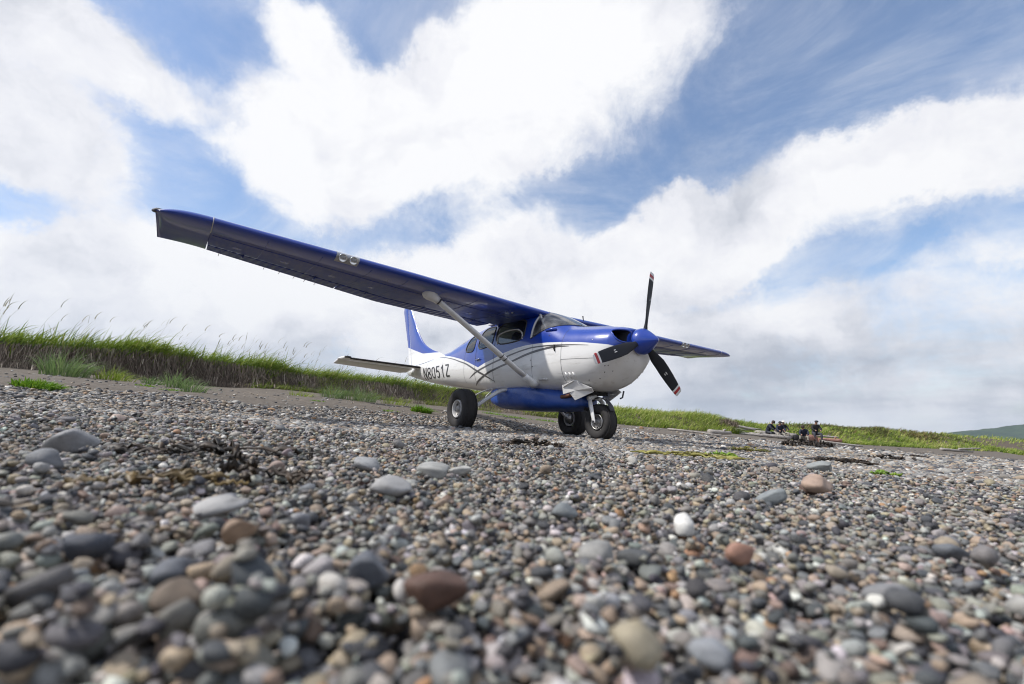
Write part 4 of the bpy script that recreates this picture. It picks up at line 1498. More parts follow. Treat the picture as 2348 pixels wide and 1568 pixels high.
def blade_object(name, base, h, lean, width, tint, mat, droop=0.5, seg=4, parent=None, loc=None):
    b = base if loc is None else base - np.asarray(loc)
    V, q, t = blades(b, h, lean, width, droop, seg)
    me = np_mesh(name, V, q, t, True)
    add_attr(me, 'tint', np.repeat(tint, seg * 2 + 1))
    o = link(name, me, mat, parent)
    if loc is not None:
        o.location = loc
    return o


def along_bank(t0, t1, n, d0, d1, power=1.0):
    """random points: t along the foot line index, d inland distance"""
    t = rng.uniform(t0, t1, n) * 3
    i = np.clip(np.floor(t).astype(int), 0, len(BANK) - 2)
    f = (t - i)[:, None]
    P = BANK[i] * (1 - f) + BANK[i + 1] * f
    tan = BANK[i + 1][:, :2] - BANK[i][:, :2]
    tan /= np.linalg.norm(tan, axis=1)[:, None]
    nrm = np.stack([-tan[:, 1], tan[:, 0]], 1)
    d = d0 + (d1 - d0) * rng.uniform(0, 1, n) ** power
    xy = P[:, :2] + nrm * d[:, None] + rng.normal(0, .06, (n, 2))
    return xy, d, P, nrm


WIND = np.array([0.95, -0.10])


def grass_on(xy, hh, ww, mat, name, label, lean=.45, tintshift=0.0, group=None):
    n = len(xy)
    z = ground_z(xy[:, 0], xy[:, 1]) - .02
    patch = vnoise(xy[:, 0] * .8, xy[:, 1] * .8, 21, 3)
    h = hh * rng.uniform(.40, 1.15, n) * (1 + .55 * patch)
    ln = np.stack([rng.normal(WIND[0], lean, n), rng.normal(WIND[1], lean, n)], 1) * rng.uniform(.5, 1.2, n)[:, None]
    big_ = vnoise(xy[:, 0] * .22, xy[:, 1] * .22, 71, 3)
    tint = np.clip(.36 + .20 * rng.normal(0, 1, n) + .20 * patch + .45 * big_ + tintshift + (rng.uniform(0, 1, n) < .18) * .45, 0, 1)
    o = blade_object(name, np.column_stack([xy, z]), h, ln, ww * rng.uniform(.6, 1.3, n), tint, mat, .8)
    tag(o, label, kind='stuff')
    if group:
        o['group'] = group
    return o


# turf on the near bank
xy, d, P, nr = along_bank(1.3, 10.2, 12500, 0, 3.0, 1.5)
xy = xy + nr * (P[:, 4] * .80)[:, None]
grass_on(xy, .44, .024, M_GRASS, 'bank_grass', 'wind blown green grass growing along the top of the eroded bank', tintshift=-.05)
xy, d, P, nr = along_bank(1.3, 10.2, 3500, -.12, .3, 1.0)
xy = xy + nr * (P[:, 4] * .8)[:, None]
grass_on(xy, .26, .010, M_GRASSB, 'bank_grass', 'short grey green grass spilling over the lip of the bank', .7)
xy, d, P, nr = along_bank(5.6, 10.4, 9000, -.25, 1.1, 1.0)
k_ = vnoise(xy[:, 0] * 1.3, xy[:, 1] * 1.3, 44, 3) > -.12
grass_on(xy[k_], .30, .016, M_GRASS, 'bank_grass', 'green grass clumps creeping down the bank behind the tail', .7)
xy, d, P, nr = along_bank(1.3, 6.0, 5000, -.05, .45, 1.0)
k_ = vnoise(xy[:, 0] * 1.1, xy[:, 1] * 1.1, 47, 3) > .22
grass_on(xy[k_], .24, .013, M_GRASS, 'bank_grass', 'green tussocks that have slipped down the bank face', .8)
# hummocks to the right, down the whole slope
xy, d, P, nr = along_bank(10.0, 14.0, 24000, -.1, 7.5, 1.2)
grass_on(xy, .55, .040, M_GRASS, 'dune_grass', 'thick green grass on the low dune behind the airplane nose')
xy, d, P, nr = along_bank(13.6, 18.4, 34000, -.5, 26.0, 1.3)
grass_on(xy, .60, .085, M_GRASS, 'dune_grass', 'green grass on the long dune beyond the driftwood', tintshift=.0)
xy, d, P, nr = along_bank(14.7, 16.9, 9000, 2.6, 10.0, 1.0)
k_ = vnoise(xy[:, 0] * .25, xy[:, 1] * .25, 61, 3) > -.15
xy = xy[k_]
grass_on(xy, .72, .10, M_OLIVE, 'dune_scrub', 'olive brown scrub along the crest of the far dune', tintshift=.1)
xy, d, P, nr = along_bank(1.3, 9.0, 1500, .1, 2.6, 1.2)
xy = xy + nr * (P[:, 4] * .8)[:, None]
grass_on(xy, .66, .020, M_GRASS, 'bank_grass', 'long arching grass blades reaching above the rest of the bank turf', .35, -.1)
# pale seed stalks that stand above the turf
xy, d, P, nr = along_bank(1.5, 10.0, 150, .4, 3.0, 1.2)
z = ground_z(xy[:, 0], xy[:, 1])
n = len(xy)
h = rng.uniform(.55, 1.15, n)
ln = np.stack([rng.normal(.42, .15, n), rng.normal(-.05, .12, n)], 1)
V1, q1, t1 = blades(np.column_stack([xy, z]), h, ln, np.full(n, .008), .6, 5)
# ears at the stalk ends
tipx = np.column_stack([xy, z]) + np.stack([ln[:, 0] * h * .80, ln[:, 1] * h * .80, h * .80], 1)
V2, q2, t2 = blades(tipx, h * .26, ln * 1.5, np.full(n, .017), .6, 4)
me = np_mesh('seed_stalks', np.concatenate([V1, V2]), np.concatenate([q1, q2 + len(V1)]), np.concatenate([t1, t2 + len(V1)]))
add_attr(me, 'tint', np.repeat(rng.uniform(.0, .8, 2 * n), np.concatenate([np.full(n, 11), np.full(n, 9)])))
tag(link('seed_stalks', me, M_SEED), 'tall pale seed stalks bending above the bank grass', kind='stuff')

# dead roots and thatch hanging down the bank face
xy, d, P, nr = along_bank(1.4, 10.6, 20000, -.05, .60, 1.0)
fr = np.clip(d / np.maximum(P[:, 4], .3), 0, 1.2)
topz = P[:, 2] + P[:, 3] * np.clip(fr * fr * (3 - 2 * np.minimum(fr, 1)), .12, 1.0) + rng.uniform(-.02, .06, len(d))
base = np.column_stack([xy - nr * .10, topz])
n = len(base)
hl = np.minimum(rng.uniform(.12, .52, n), topz - P[:, 2] + .06)
ln = -nr * rng.uniform(.0, .6, n)[:, None] + rng.normal(0, .50, (n, 2)) * rng.uniform(.2, 1.4, n)[:, None]
wd = rng.uniform(.004, .013, n)
bigr = rng.uniform(0, 1, n) < .04
wd = np.where(bigr, rng.uniform(.018, .034, n), wd)
V, q, t = blades(base, -hl, -ln, wd, .1, 4)
me = np_mesh('hanging_roots', V, q, t)
add_attr(me, 'tint', np.repeat(np.clip(rng.normal(.42, .22, n) + bigr * .3 + .38 * vnoise(base[:, 0] * 2.2, base[:, 1] * 2.2, 51, 3), 0, 1), 9))
tag(link('hanging_roots', me, M_STRAW), 'brown tangled dead roots hanging down the eroded bank face', kind='stuff')


def grass_tuft(loc, hh, rad, n, mat, label, cat='grass', name='grass_tuft', lean=1.0, wid=.011, tint=.55):
    x, y = loc
    a = rng.uniform(0, 2 * np.pi, n)
    r = rad * np.sqrt(rng.uniform(0, 1, n))
    bx, by = x + r * np.cos(a) * 1.3, y + r * np.sin(a)
    bz = ground_z(bx, by) - .01
    ln = np.stack([np.cos(a) * r / rad * lean + WIND[0] * .45 + rng.normal(0, .35, n), np.sin(a) * r / rad * lean + rng.normal(0, .2, n)], 1)
    h = hh * rng.uniform(.55, 1.1, n) * (1 - .25 * (r / rad) ** 2)
    z0 = float(ground_z(np.array([x]), np.array([y]))[0])
    o = blade_object(name, np.column_stack([bx, by, bz]), h, ln, wid * rng.uniform(.6, 1.3, n), np.clip(rng.normal(tint, .2, n), 0, 1), mat, 1.0, 5, loc=(x, y, z0))
    tag(o, label, cat, 'plants on the sand below the bank')
    return o


TUFTS = [((-8.03, 8.47), .66, .30, 300, M_GRASSB, 'largest arching grey green grass tuft on the sand beneath the bank', 'grass', 'grass_tuft'),
         ((-7.45, 8.85), .36, .26, 180, M_GRASS, 'broad low green grass tuft beside the largest arching tuft', 'grass', 'grass_tuft'),
         ((-7.0, 9.2), .26, .16, 110, M_GRASSB, 'small grass tuft between the broad low tuft and the upright tuft', 'grass', 'grass_tuft'),
         ((-6.3, 8.9), .46, .17, 150, M_GRASSB, 'upright green grass tuft on the sand below hanging roots', 'grass', 'grass_tuft'),
         ((-4.9, 7.3), .32, .14, 100, M_GRASSB, 'thin bluish grass tuft at the edge of the shingle', 'grass', 'grass_tuft'),
         ((-4.45, 11.84), .50, .26, 170, M_GRASSB, 'blue green grass tuft behind the tail, leaning with the wind', 'grass', 'grass_tuft'),
         ((-3.8, 11.9), .58, .30, 200, M_GRASSB, 'tall arching grass tuft beneath the tailplane', 'grass', 'grass_tuft'),
         ((-4.8, 10.75), .20, .25, 90, M_GRASS, 'sparse low grass tuft on bare sand below the tailplane', 'grass', 'grass_tuft'),
         ((-3.0, 12.2), .26, .3, 120, M_GRASS, 'green grass tuft behind the main wheel', 'grass', 'grass_tuft')]
for loc, hh, rad, n, mt, lb, ct, nm in TUFTS:
    grass_tuft(loc, hh, rad, n, mt, lb, ct, nm)
for loc, hh, rad, n, lb in [((-4.97, 4.97), .13, .17, 420, 'bright green low mound plant at the edge of the pebbles'),
                            ((-1.70, 8.92), .19, .14, 420, 'vivid green cushion plant on sand beside the main wheel'),
                            ((-2.05, 8.1), .06, .12, 90, 'small yellow green plant in front of the vivid cushion plant'),
                            ((-5.27, 7.35), .06, .14, 90, 'small flat yellow green plant on sand below the roots'),
                            ((-3.4, 8.3), .05, .10, 60, 'tiny yellow plant on bare sand under the wing'),
                            ((-6.2, 8.0), .07, .12, 80, 'small leafy plant between two grass tufts on the sand'),
                            ((.1, 13.8), .10, .30, 150, 'yellow green plant seen under the belly pod'),
                            ((.95, 13.6), .09, .35, 150, 'sprawling yellow green plant seen between the wheels'),
                            ((1.6, 12.4), .07, .25, 110, 'low yellow plant behind the far main wheel'),
                            ((-.6, 15.3), .12, .3, 130, 'leafy plant near the bank behind the main gear')]:
    grass_tuft(loc, hh, rad, n, M_BRIGHT, lb, 'plant', 'beach_plant', .7, .016, .5)

# brown root ball fallen from the dune
rb_ = np.array((14.6, 32.9))
n = 500
a, r = rng.uniform(0, 2 * np.pi, n), .75 * np.sqrt(rng.uniform(0, 1, n))
bx, by = rb_[0] + r * np.cos(a), rb_[1] + r * np.sin(a)
z0 = float(ground_z(rb_[:1], rb_[1:])[0])
bz = z0 + .75 * np.sqrt(np.clip(1 - (r / .78) ** 2, 0, 1))
o = blade_object('root_clump', np.column_stack([bx, by, bz * .5 + z0 * .5]), rng.uniform(.2, .6, n), rng.normal(0, .8, (n, 2)), rng.uniform(.02, .06, n), rng.uniform(.0, .7, n), M_STRAW, .6, 4, loc=(rb_[0], rb_[1], z0))
tag(o, 'reddish brown dead root clump fallen at the foot of the dune', 'root clump')


# ================================================================ driftwood, seaweed, people
def mat_wood(name, a, b):
    def fn(g, out):
        tc = g.n('ShaderNodeTexCoord').outputs['Object']
        mp = g.n('ShaderNodeMapping')
        mp.inputs['Scale'].default_value = (1.2, 9, 9)
        g.l(tc, mp.inputs[0])
        n1 = g.noise(mp.outputs[0], 3.0, 7, 0.65)
        c = g.ramp(n1, [(0.3, tuple(x * .45 for x in a)), (0.5, a), (0.7, b)])
        bs = pbsdf(g, out, Base_Color=c, Roughness=0.85)
        bump(g, bs, n1, 0.6, 0.02)
    return material(name, fn)


M_DRIFT = mat_wood('bleached_driftwood', (0.34, 0.31, 0.28), (0.52, 0.49, 0.45))
M_REDWOOD = mat_wood('weathered_red_log', (0.30, 0.15, 0.11), (0.46, 0.30, 0.25))
M_DARKWOOD = mat_wood('wet_dark_wood', (0.05, 0.042, 0.035), (0.10, 0.085, 0.07))


def log(name, p0, p1, r0, r1, mat, label, group=None, bend=.06, n=9, knots=2):
    p0, p1 = np.array(p0, float), np.array(p1, float)
    for p in (p0, p1):
        if p[2] < 5:
            p[2] = float(ground_z(p[:1], p[1:2])[0]) + p[2]
    c = (p0 + p1) / 2
    L = np.linalg.norm(p1 - p0)
    ax = (p1 - p0) / L
    t = np.linspace(0, 1, n)
    pts = (p0 - c) + (p1 - p0) * t[:, None]
    wob = rng.normal(0, bend * L * .12, (n, 3))
    wob[:, 2] *= .5
    wob = np.cumsum(wob, 0) * .3
    pts = pts + wob - np.linspace(0, 1, n)[:, None] * wob[-1]
    rr = (r0 + (r1 - r0) * t) * rng.uniform(.88, 1.12, n)
    mb = MB().tube(pts, rr, 12)
    for k in range(knots):
        i = rng.integers(1, n - 1)
        dv = rng.normal(0, 1, 3)
        dv -= ax * (dv @ ax)
        dv /= np.linalg.norm(dv)
        dv[2] = abs(dv[2])
        mb.tube([pts[i], pts[i] + dv * rr[i] * 1.5, pts[i] + dv * rr[i] * (1.7 + rng.uniform(0, .6)) + ax * rr[i]], [rr[i] * .45, rr[i] * .3, rr[i] * .15], 8)
    o = mb.build(name, mat)
    o.location = c
    tag(o, label, 'driftwood', group)
    return o


G_D = 'driftwood around the people'
log('driftwood_log', (16.3, 33.2, .10), (19.0, 33.0, .13), .14, .12, M_DRIFT, 'long bleached log lying in front of the seated people', G_D)
log('driftwood_log', (17.6, 34.9, .2), (20.6, 35.1, .26), .22, .24, M_DRIFT, 'thick pale log behind the group that people sit on', G_D)
log('driftwood_log', (20.3, 33.6, .24), (21.2, 33.9, .26), .27, .27, M_REDWOOD, 'thick short reddish log between two seated people', G_D, knots=0)
log('driftwood_log', (21.7, 34.4, .16), (23.2, 34.1, .34), .19, .14, M_REDWOOD, 'orange brown broken log end beside the highest seated person', G_D)
log('driftwood_log', (21.0, 33.0, .10), (24.0, 33.2, .08), .11, .06, M_DRIFT, 'long thin white branch lying on sand past the people', G_D, .1)
log('driftwood_log', (21.9, 35.2, .50), (23.6, 35.0, .52), .08, .06, M_DRIFT, 'straight pale pole sticking out behind the orange log', G_D)
for i, (a, b_, r) in enumerate([((15.2, 33.4, .12), (17.3, 34.3, .45), .10), ((15.3, 33.7, .3), (17.1, 33.9, .45), .08), ((15.0, 33.1, .08), (16.6, 33.6, .10), .12), ((15.6, 34.1, .40), (17.7, 34.3, .50), .07), ((15.4, 32.9, .05), (17.6, 33.1, .10), .09)]):
    log('driftwood_branch', a, b_, r, r * .6, M_DRIFT, ['grey branch slanting up across the driftwood pile by the root clump', 'curved grey branch lying across the middle of the driftwood pile', 'stout grey branch at the bottom of the driftwood pile', 'topmost thin branch of the driftwood pile by the root clump', 'pale branch lying on sand in front of the driftwood pile'][i], 'driftwood pile', .16)
log('driftwood_stick', (6.9, 21.5, .04), (9.6, 20.6, .04), .05, .02, M_DRIFT, 'thin pale stick lying alone on sand below the dune', None, .15)
log('driftwood_chunk', (9.0, 22.1, .10), (10.1, 22.3, .16), .13, .07, M_DRIFT, 'small white gnarled driftwood chunk lying on the sand', None, .3, 7, 3)
log('driftwood_log', (42.0, 47.5, .12), (46.0, 48.5, .14), .14, .10, M_DRIFT, 'pale driftwood log at the foot of the far dune', 'far driftwood')
log('driftwood_log', (44.2, 48.0, .3), (47.0, 48.7, .5), .10, .06, M_DRIFT, 'pale branch resting on the far dune driftwood log', 'far driftwood')


def mat_weed(name, a, b):
    def fn(g, out):
        tc = g.n('ShaderNodeTexCoord').outputs['Object']
        n1 = g.noise(tc, 12.0, 5, 0.6)
        c = g.mix(g.smooth(n1, .35, .65), a, b)
        bs = pbsdf(g, out, Base_Color=c, Roughness=0.55)
        bump(g, bs, g.noise(tc, 60, 4, .6), 0.5, 0.004)
    return material(name, fn)


M_KELP = mat_weed('dried_kelp', (0.012, 0.010, 0.008), (0.050, 0.032, 0.018))
M_KELPY = mat_weed('yellow_seaweed', (0.22, 0.19, 0.035), (0.36, 0.34, 0.10))
M_OCHRE = mat_weed('ochre_kelp', (0.07, 0.045, 0.018), (0.22, 0.15, 0.05))
M_KELPG = mat_weed('green_seaweed', (0.10, 0.20, 0.015), (0.22, 0.33, 0.03))


def seaweed(loc, rx, ry, n, mat, label, width=.018, lift=.03, yaw=0.0):
    """heap of wrinkled ribbons"""
    x, y = loc
    z0 = float(ground_z(np.array([x]), np.array([y]))[0]) + .02
    if abs(x) < 2.9 and y < 2.9:
        z0 = float(np.percentile(HM[np.hypot(gxx - x, gyy - y) < .8 * ry], 70))
    mb = MB()
    for i in range(n):
        a = rng.uniform(0, 2 * np.pi)
        rr = math.sqrt(rng.uniform(0, 1))
        p = np.array((rx * rr * math.cos(a), ry * rr * math.sin(a), lift * (1 - rr) * rng.uniform(.3, 1.3) + .012))
        dr = rng.uniform(0, 2 * np.pi)
        L = rng.uniform(.3, 1.0) * max(rx, ry) * .9
        k = 9
        t = np.linspace(-.5, .5, k)
        cur = rng.normal(0, 1.2)
        ang = dr + cur * t
        pts = np.stack([np.cumsum(np.cos(ang)), np.cumsum(np.sin(ang)), np.zeros(k)], 1) * L / k
        pts -= pts.mean(0)
        pts[:, 1] *= ry / rx if rx > ry else 1
        pts = pts + p
        pts[:, 2] += rng.normal(0, lift * .25, k) * np.sin(np.linspace(0, np.pi, k))
        pts[:, 2] = np.maximum(pts[:, 2], .006)
        w = width * rng.uniform(.5, 1.2)
        tn = np.gradient(pts, axis=0)
        sd_ = np.stack([-tn[:, 1], tn[:, 0], np.zeros(k)], 1)
        sd_ /= np.linalg.norm(sd_, axis=1)[:, None] + 1e-9
        roll = rng.normal(0, .6) + rng.normal(0, 1.5) * t
        up = np.array((0, 0, 1.0))
        o1 = sd_ * np.cos(roll)[:, None] + up * np.sin(roll)[:, None]
        ww = (w * np.sin(np.linspace(.25, np.pi - .2, k)))[:, None]
        V = np.stack([pts - o1 * ww, pts + up * .003, pts + o1 * ww, pts - up * .003], 1)
        mb.add(V.reshape(-1, 3), grid_faces(k, 4, True))
    cy_, sy_ = math.cos(yaw), math.sin(yaw)
    o = mb.build('seaweed_heap', mat)
    o.location = (x, y, z0)
    o.rotation_euler = (0, 0, yaw)
    tag(o, label, 'seaweed', 'seaweed washed onto the beach')
    return o



# ---------------------------------------------------------------- people
M_SKIN = simple('skin', (0.42, 0.24, 0.17), 0.55, var=.1)
M_NAVY = simple('navy_jacket', (0.014, 0.018, 0.038), 0.8, var=.3)
M_BLACKC = simple('black_jacket', (0.012, 0.012, 0.014), 0.8, var=.3)
M_KHAKI = simple('pale_trousers', (0.30, 0.28, 0.24), 0.85, var=.2)
M_DGREY = simple('dark_trousers', (0.045, 0.05, 0.065), 0.85, var=.2)
M_PINK = simple('pale_pink_bag', (0.50, 0.33, 0.30), 0.7, var=.1)
M_HAIR = simple('brown_hair', (0.035, 0.022, 0.014), 0.7)
M_HATW = simple('white_hat', (0.62, 0.60, 0.56), 0.8)
M_HATD = simple('dark_cap', (0.03, 0.03, 0.035), 0.8)
M_BOOT = simple('rubber_boots', (0.03, 0.028, 0.025), 0.6)


def person(loc, rz, joints, mats, label, hat, scale=1.0):
    """joints: dict of named 3-D positions; one continuous skinned body"""
    J = joints
    order = ['pelvis', 'waist', 'chest', 'neck', 'head', 'crown', 'shl', 'ell', 'wrl', 'hal', 'shr', 'elr', 'wrr', 'har', 'hil', 'knl', 'anl', 'tol', 'hir', 'knr', 'anr', 'tor']
    rad = dict(pelvis=.18, waist=.19, chest=.21, neck=.062, head=.095, crown=.075, shl=.10, ell=.07, wrl=.045, hal=.045, shr=.10, elr=.07, wrr=.045, har=.045, hil=.11, knl=.08, anl=.06, tol=.042, hir=.11, knr=.08, anr=.06, tor=.042)
    E_ = [('pelvis', 'waist'), ('waist', 'chest'), ('chest', 'neck'), ('neck', 'head'), ('head', 'crown'), ('chest', 'shl'), ('shl', 'ell'), ('ell', 'wrl'), ('wrl', 'hal'), ('chest', 'shr'), ('shr', 'elr'), ('elr', 'wrr'), ('wrr', 'har'),
          ('pelvis', 'hil'), ('hil', 'knl'), ('knl', 'anl'), ('anl', 'tol'), ('pelvis', 'hir'), ('hir', 'knr'), ('knr', 'anr'), ('anr', 'tor')]
    me = bpy.data.meshes.new('person')
    me.from_pydata([J[k] for k in order], [(order.index(a), order.index(b)) for a, b in E_], [])
    tmp = bpy.data.objects.new('person_tmp', me)
    COL.objects.link(tmp)
    md = tmp.modifiers.new('skin', 'SKIN')
    md.use_smooth_shade = True
    sv = me.skin_vertices[0].data
    for i, k in enumerate(order):
        sv[i].radius = (rad[k], rad[k] * (.72 if k in ('waist', 'chest') else 1))
        sv[i].use_root = k == 'pelvis'
    sb = tmp.modifiers.new('sub', 'SUBSURF')
    sb.levels = sb.render_levels = 1
    dg = bpy.context.evaluated_depsgraph_get()
    body = bpy.data.meshes.new_from_object(tmp.evaluated_get(dg))
    bpy.data.objects.remove(tmp)
    body.materials.clear()
    for mm in (mats['top'], mats['leg'], M_SKIN, M_BOOT):
        body.materials.append(mm)
    seg_mat = {}
    for a, b in E_:
        kind = 0
        if b in ('knl', 'anl', 'knr', 'anr', 'hil', 'hir'):
            kind = 1
        if b in ('tol', 'tor'):
            kind = 3
        if b in ('hal', 'har', 'head', 'crown'):
            kind = 2
        seg_mat[(a, b)] = kind
    segs = [(np.array(J[a]), np.array(J[b]), seg_mat[(a, b)]) for a, b in E_]
    for p in body.polygons:
        c = np.array(p.center)
        best, bk = 1e9, 0
        for a, b, k in segs:
            t = np.clip((c - a) @ (b - a) / ((b - a) @ (b - a) + 1e-9), 0, 1)
            dd = np.linalg.norm(c - a - t * (b - a))
            if dd < best:
                best, bk = dd, k
        p.material_index = bk
    o = link('person', body)
    o.location = loc
    o.rotation_euler = (0, 0, rz)
    o.scale = (scale,) * 3
    tag(o, label, 'person', 'people resting on the driftwood')
    hd, cr = np.array(J['head']), np.array(J['crown'])
    d = cr - hd
    d /= np.linalg.norm(d)
    kind, hm = hat
    ctr = hd + d * .02
    prof = {'hair': [(-.06, .108), (0, .118), (.06, .115), (.11, .085), (.135, .04), (.14, .001)],
            'cap': [(.015, .116), (.03, .118), (.08, .11), (.12, .075), (.135, .001)],
            'hat': [(.02, .19), (.026, .19), (.03, .12), (.09, .115), (.13, .08), (.14, .001)],
            'hood': [(-.12, .12), (-.05, .13), (.03, .132), (.10, .10), (.14, .05), (.145, .001)]}[kind]
    MB().lathe(prof, ctr - np.array((0, .018, 0)), d, 16).build('cap' if kind in ('cap', 'hat') else kind, hm, o)
    return o


def seated(lean=.15, armf=.30, arml=0.0, head=(0, .05), knee=.0, seat=.42, open_=.12):
    """sitting, facing -y; seat height in metres"""
    s = seat
    return dict(pelvis=(0, 0, s + .10), waist=(0, -.03 - lean * .3, s + .28), chest=(0, -.05 - lean * .8, s + .50), neck=(head[0] * .4, -.06 - lean * 1.0, s + .67), head=(head[0], -.07 - lean * 1.1 - head[1], s + .78), crown=(head[0] * 1.2, -.07 - lean * 1.15 - head[1], s + .90),
                shl=(.19, -.05 - lean * .85, s + .57), ell=(.27, -.14 - lean - armf * .3, s + .34), wrl=(.16 - arml, -.30 - lean - armf * .3, s + .26), hal=(.12 - arml, -.37 - lean - armf * .3, s + .25),
                shr=(-.19, -.05 - lean * .85, s + .57), elr=(-.27, -.14 - lean - armf * .3, s + .34), wrr=(-.16, -.30 - lean - armf * .3, s + .26), har=(-.12, -.37 - lean - armf * .3, s + .25),
                hil=(.10, -.06, s + .06), knl=(.10 + open_, -.44, s + .08 + knee), anl=(.11 + open_, -.42, .09), tol=(.12 + open_, -.60, .045),
                hir=(-.10, -.06, s + .06), knr=(-.10 - open_, -.46, s + .08 + knee), anr=(-.11 - open_, -.46, .09), tor=(-.12 - open_, -.64, .045))


def gp(x, y, dz=0.0):
    return (x, y, float(ground_z(np.array([x]), np.array([y]))[0]) + dz)


person(gp(17.95, 34.1), math.radians(35), seated(.30, .2, head=(.05, .05), seat=.26), dict(top=M_NAVY, leg=M_DGREY), 'seated person in navy leaning forward, first from the driftwood pile', ('hair', M_HAIR))
person(gp(18.5, 33.5), math.radians(-10), seated(.22, .35, head=(-.03, .06), seat=.26), dict(top=M_NAVY, leg=M_KHAKI), 'seated person in navy jacket, pale trousers and dark cap', ('cap', M_HATD))
person(gp(19.3, 34.5), math.radians(-5), seated(.08, .3, head=(0, .02), seat=.36), dict(top=M_BLACKC, leg=M_KHAKI), 'upright seated person in black with a pale hat', ('hat', M_HATW))
person(gp(20.1, 33.3), math.radians(-30), seated(.34, .3, head=(-.06, .08), seat=.16, knee=.12), dict(top=M_NAVY, leg=M_KHAKI), 'crouching person in navy jacket beside the reddish log', ('hair', M_HAIR))
big = person(gp(21.35, 34.1, .10), math.radians(-8), seated(.14, .1, head=(0, .05), seat=.42), dict(top=M_BLACKC, leg=M_DGREY), 'person in black sitting highest on the logs with hands together', ('cap', M_HATD), 1.06)
# bag by the person in black
bm_ = MB()
th = np.linspace(0, 2 * np.pi, 20, endpoint=False)
secs = [np.stack([.26 * k * np.sign(np.cos(th)) * np.abs(np.cos(th)) ** .7, .17 * k * np.sign(np.sin(th)) * np.abs(np.sin(th)) ** .7, np.full(20, z_)], 1) for z_, k in ((0, .8), (.05, 1), (.2, 1.03), (.33, .9), (.38, .6), (.40, .01))]
bm_.add(np.concatenate(secs), grid_faces(6, 20, True))
bag = bm_.build('backpack', M_BLACKC)
bag.location = gp(19.55, 33.2, .0)
tag(bag, 'black backpack standing on sand at the feet of the seated people', 'backpack')
MB().tube([(-.1, -.02, .36), (0, -.02, .46), (.1, -.02, .36)], .014, 6).build('strap', M_DGREY, bag)


# ================================================================ pebbles
def mat_stone(name, from_instance):
    def fn(g, out):
        tc = g.n('ShaderNodeTexCoord').outputs['Object']
        oi = g.n('ShaderNodeObjectInfo')
        if from_instance:
            base = g.n('ShaderNodeAttribute', attribute_type='INSTANCER', attribute_name='pcol').outputs['Color']
        else:
            base = oi.outputs['Color']
        off = g.vmath('SCALE', (13.7, 7.1, 3.3), None)
        nd = off.node
        g.l(g.math('MULTIPLY', oi.outputs['Random'], 20.0), nd.inputs[3])
        v = g.vmath('ADD', tc, off)
        n1 = g.noise(v, 1.6, 5, 0.6)
        n2 = g.noise(v, 14.0, 4, 0.7)
        n3 = g.noise(v, 38.0, 3, 0.6)
        dk = g.n('ShaderNodeMix', data_type='RGBA', blend_type='MULTIPLY', inp={0: 1.0})
        g.l(base, dk.inputs[6])
        g.l(g.ramp(n1, [(0.28, (0.68, 0.67, 0.66)), (0.5, (1, 1, 1)), (0.72, (1.22, 1.2, 1.17))]), dk.inputs[7])
        # grains: pale and dark specks, stronger on some stones
        amt = g.math('MULTIPLY', g.math('FRACT', g.math('MULTIPLY', oi.outputs['Random'], 7.31)), 0.55)
        c = g.mix(g.math('MULTIPLY', g.smooth(n3, .56, .68), amt), dk.outputs[2], (0.50, 0.49, 0.46))
        c = g.mix(g.math('MULTIPLY', g.smooth(n2, .60, .72), amt), c, (0.035, 0.035, 0.04))
        r = g.math('ADD', g.math('MULTIPLY', n1, 0.25), 0.42)
        b = pbsdf(g, out, Base_Color=c, Roughness=r)
        b.inputs['Specular IOR Level'].default_value = 0.35
        bump(g, b, g.math('ADD', g.math('MULTIPLY', n2, .6), g.math('MULTIPLY', n3, .3)), 0.28, 0.05)
    return material(name, fn)


M_STONE_I = mat_stone('shingle_stone', True)
M_STONE_O = mat_stone('pebble_stone', False)

PAL = [('slate', (0.070, 0.072, 0.080), .19), ('blue_grey', (0.190, 0.190, 0.192), .14), ('mid_grey', (0.260, 0.242, 0.218), .25), ('pale_grey', (0.41, 0.40, 0.375), .17), ('tan', (0.37, 0.295, 0.215), .20),
       ('orange', (0.40, 0.245, 0.135), .015), ('white', (0.64, 0.62, 0.58), .04), ('brown', (0.19, 0.135, 0.105), .035), ('green_grey', (0.245, 0.245, 0.205), .02), ('pink', (0.41, 0.31, 0.26), .02)]
PALN = [p[0] for p in PAL]
PALC = np.array([p[1] for p in PAL]) * .88
PALW = np.array([p[2] for p in PAL])
PALW = PALW / PALW.sum()


def stone_mesh(name, seed, sub, mat):
    r2 = np.random.default_rng(seed)
    bm = bmesh.new()
    bmesh.ops.create_icosphere(bm, subdivisions=sub, radius=1.0)
    co = np.array([v.co[:] for v in bm.verts])
    # soft facets: flatten against a few random planes, then uneven it
    for _ in range(r2.integers(5, 10)):
        nn = r2.normal(0, 1, 3)
        nn /= np.linalg.norm(nn)
        lim = r2.uniform(.50, .86) if seed % 3 else r2.uniform(.34, .70)
        dd = co @ nn
        over = np.maximum(dd - lim, 0)
        co = co - nn * (over * (.82 if seed % 3 else .95))[:, None]
    for _ in range(3):
        k = r2.normal(0, 1.3, 3)
        co = co * (1 + .07 * np.sin(co @ k + r2.uniform(0, 6)))[:, None]
    k = r2.normal(0, 3.2, 3)
    co = co * (1 + .02 * np.sin(co @ k + r2.uniform(0, 6)))[:, None]
    co /= np.abs(co).max(0)
    for v, c in zip(bm.verts, co):
        v.co = c
    me = bpy.data.meshes.new(name)
    bm.to_mesh(me)
    bm.free()
    me.polygons.foreach_set('use_smooth', np.full(len(me.polygons), True))
    me.materials.append(mat)
    return me


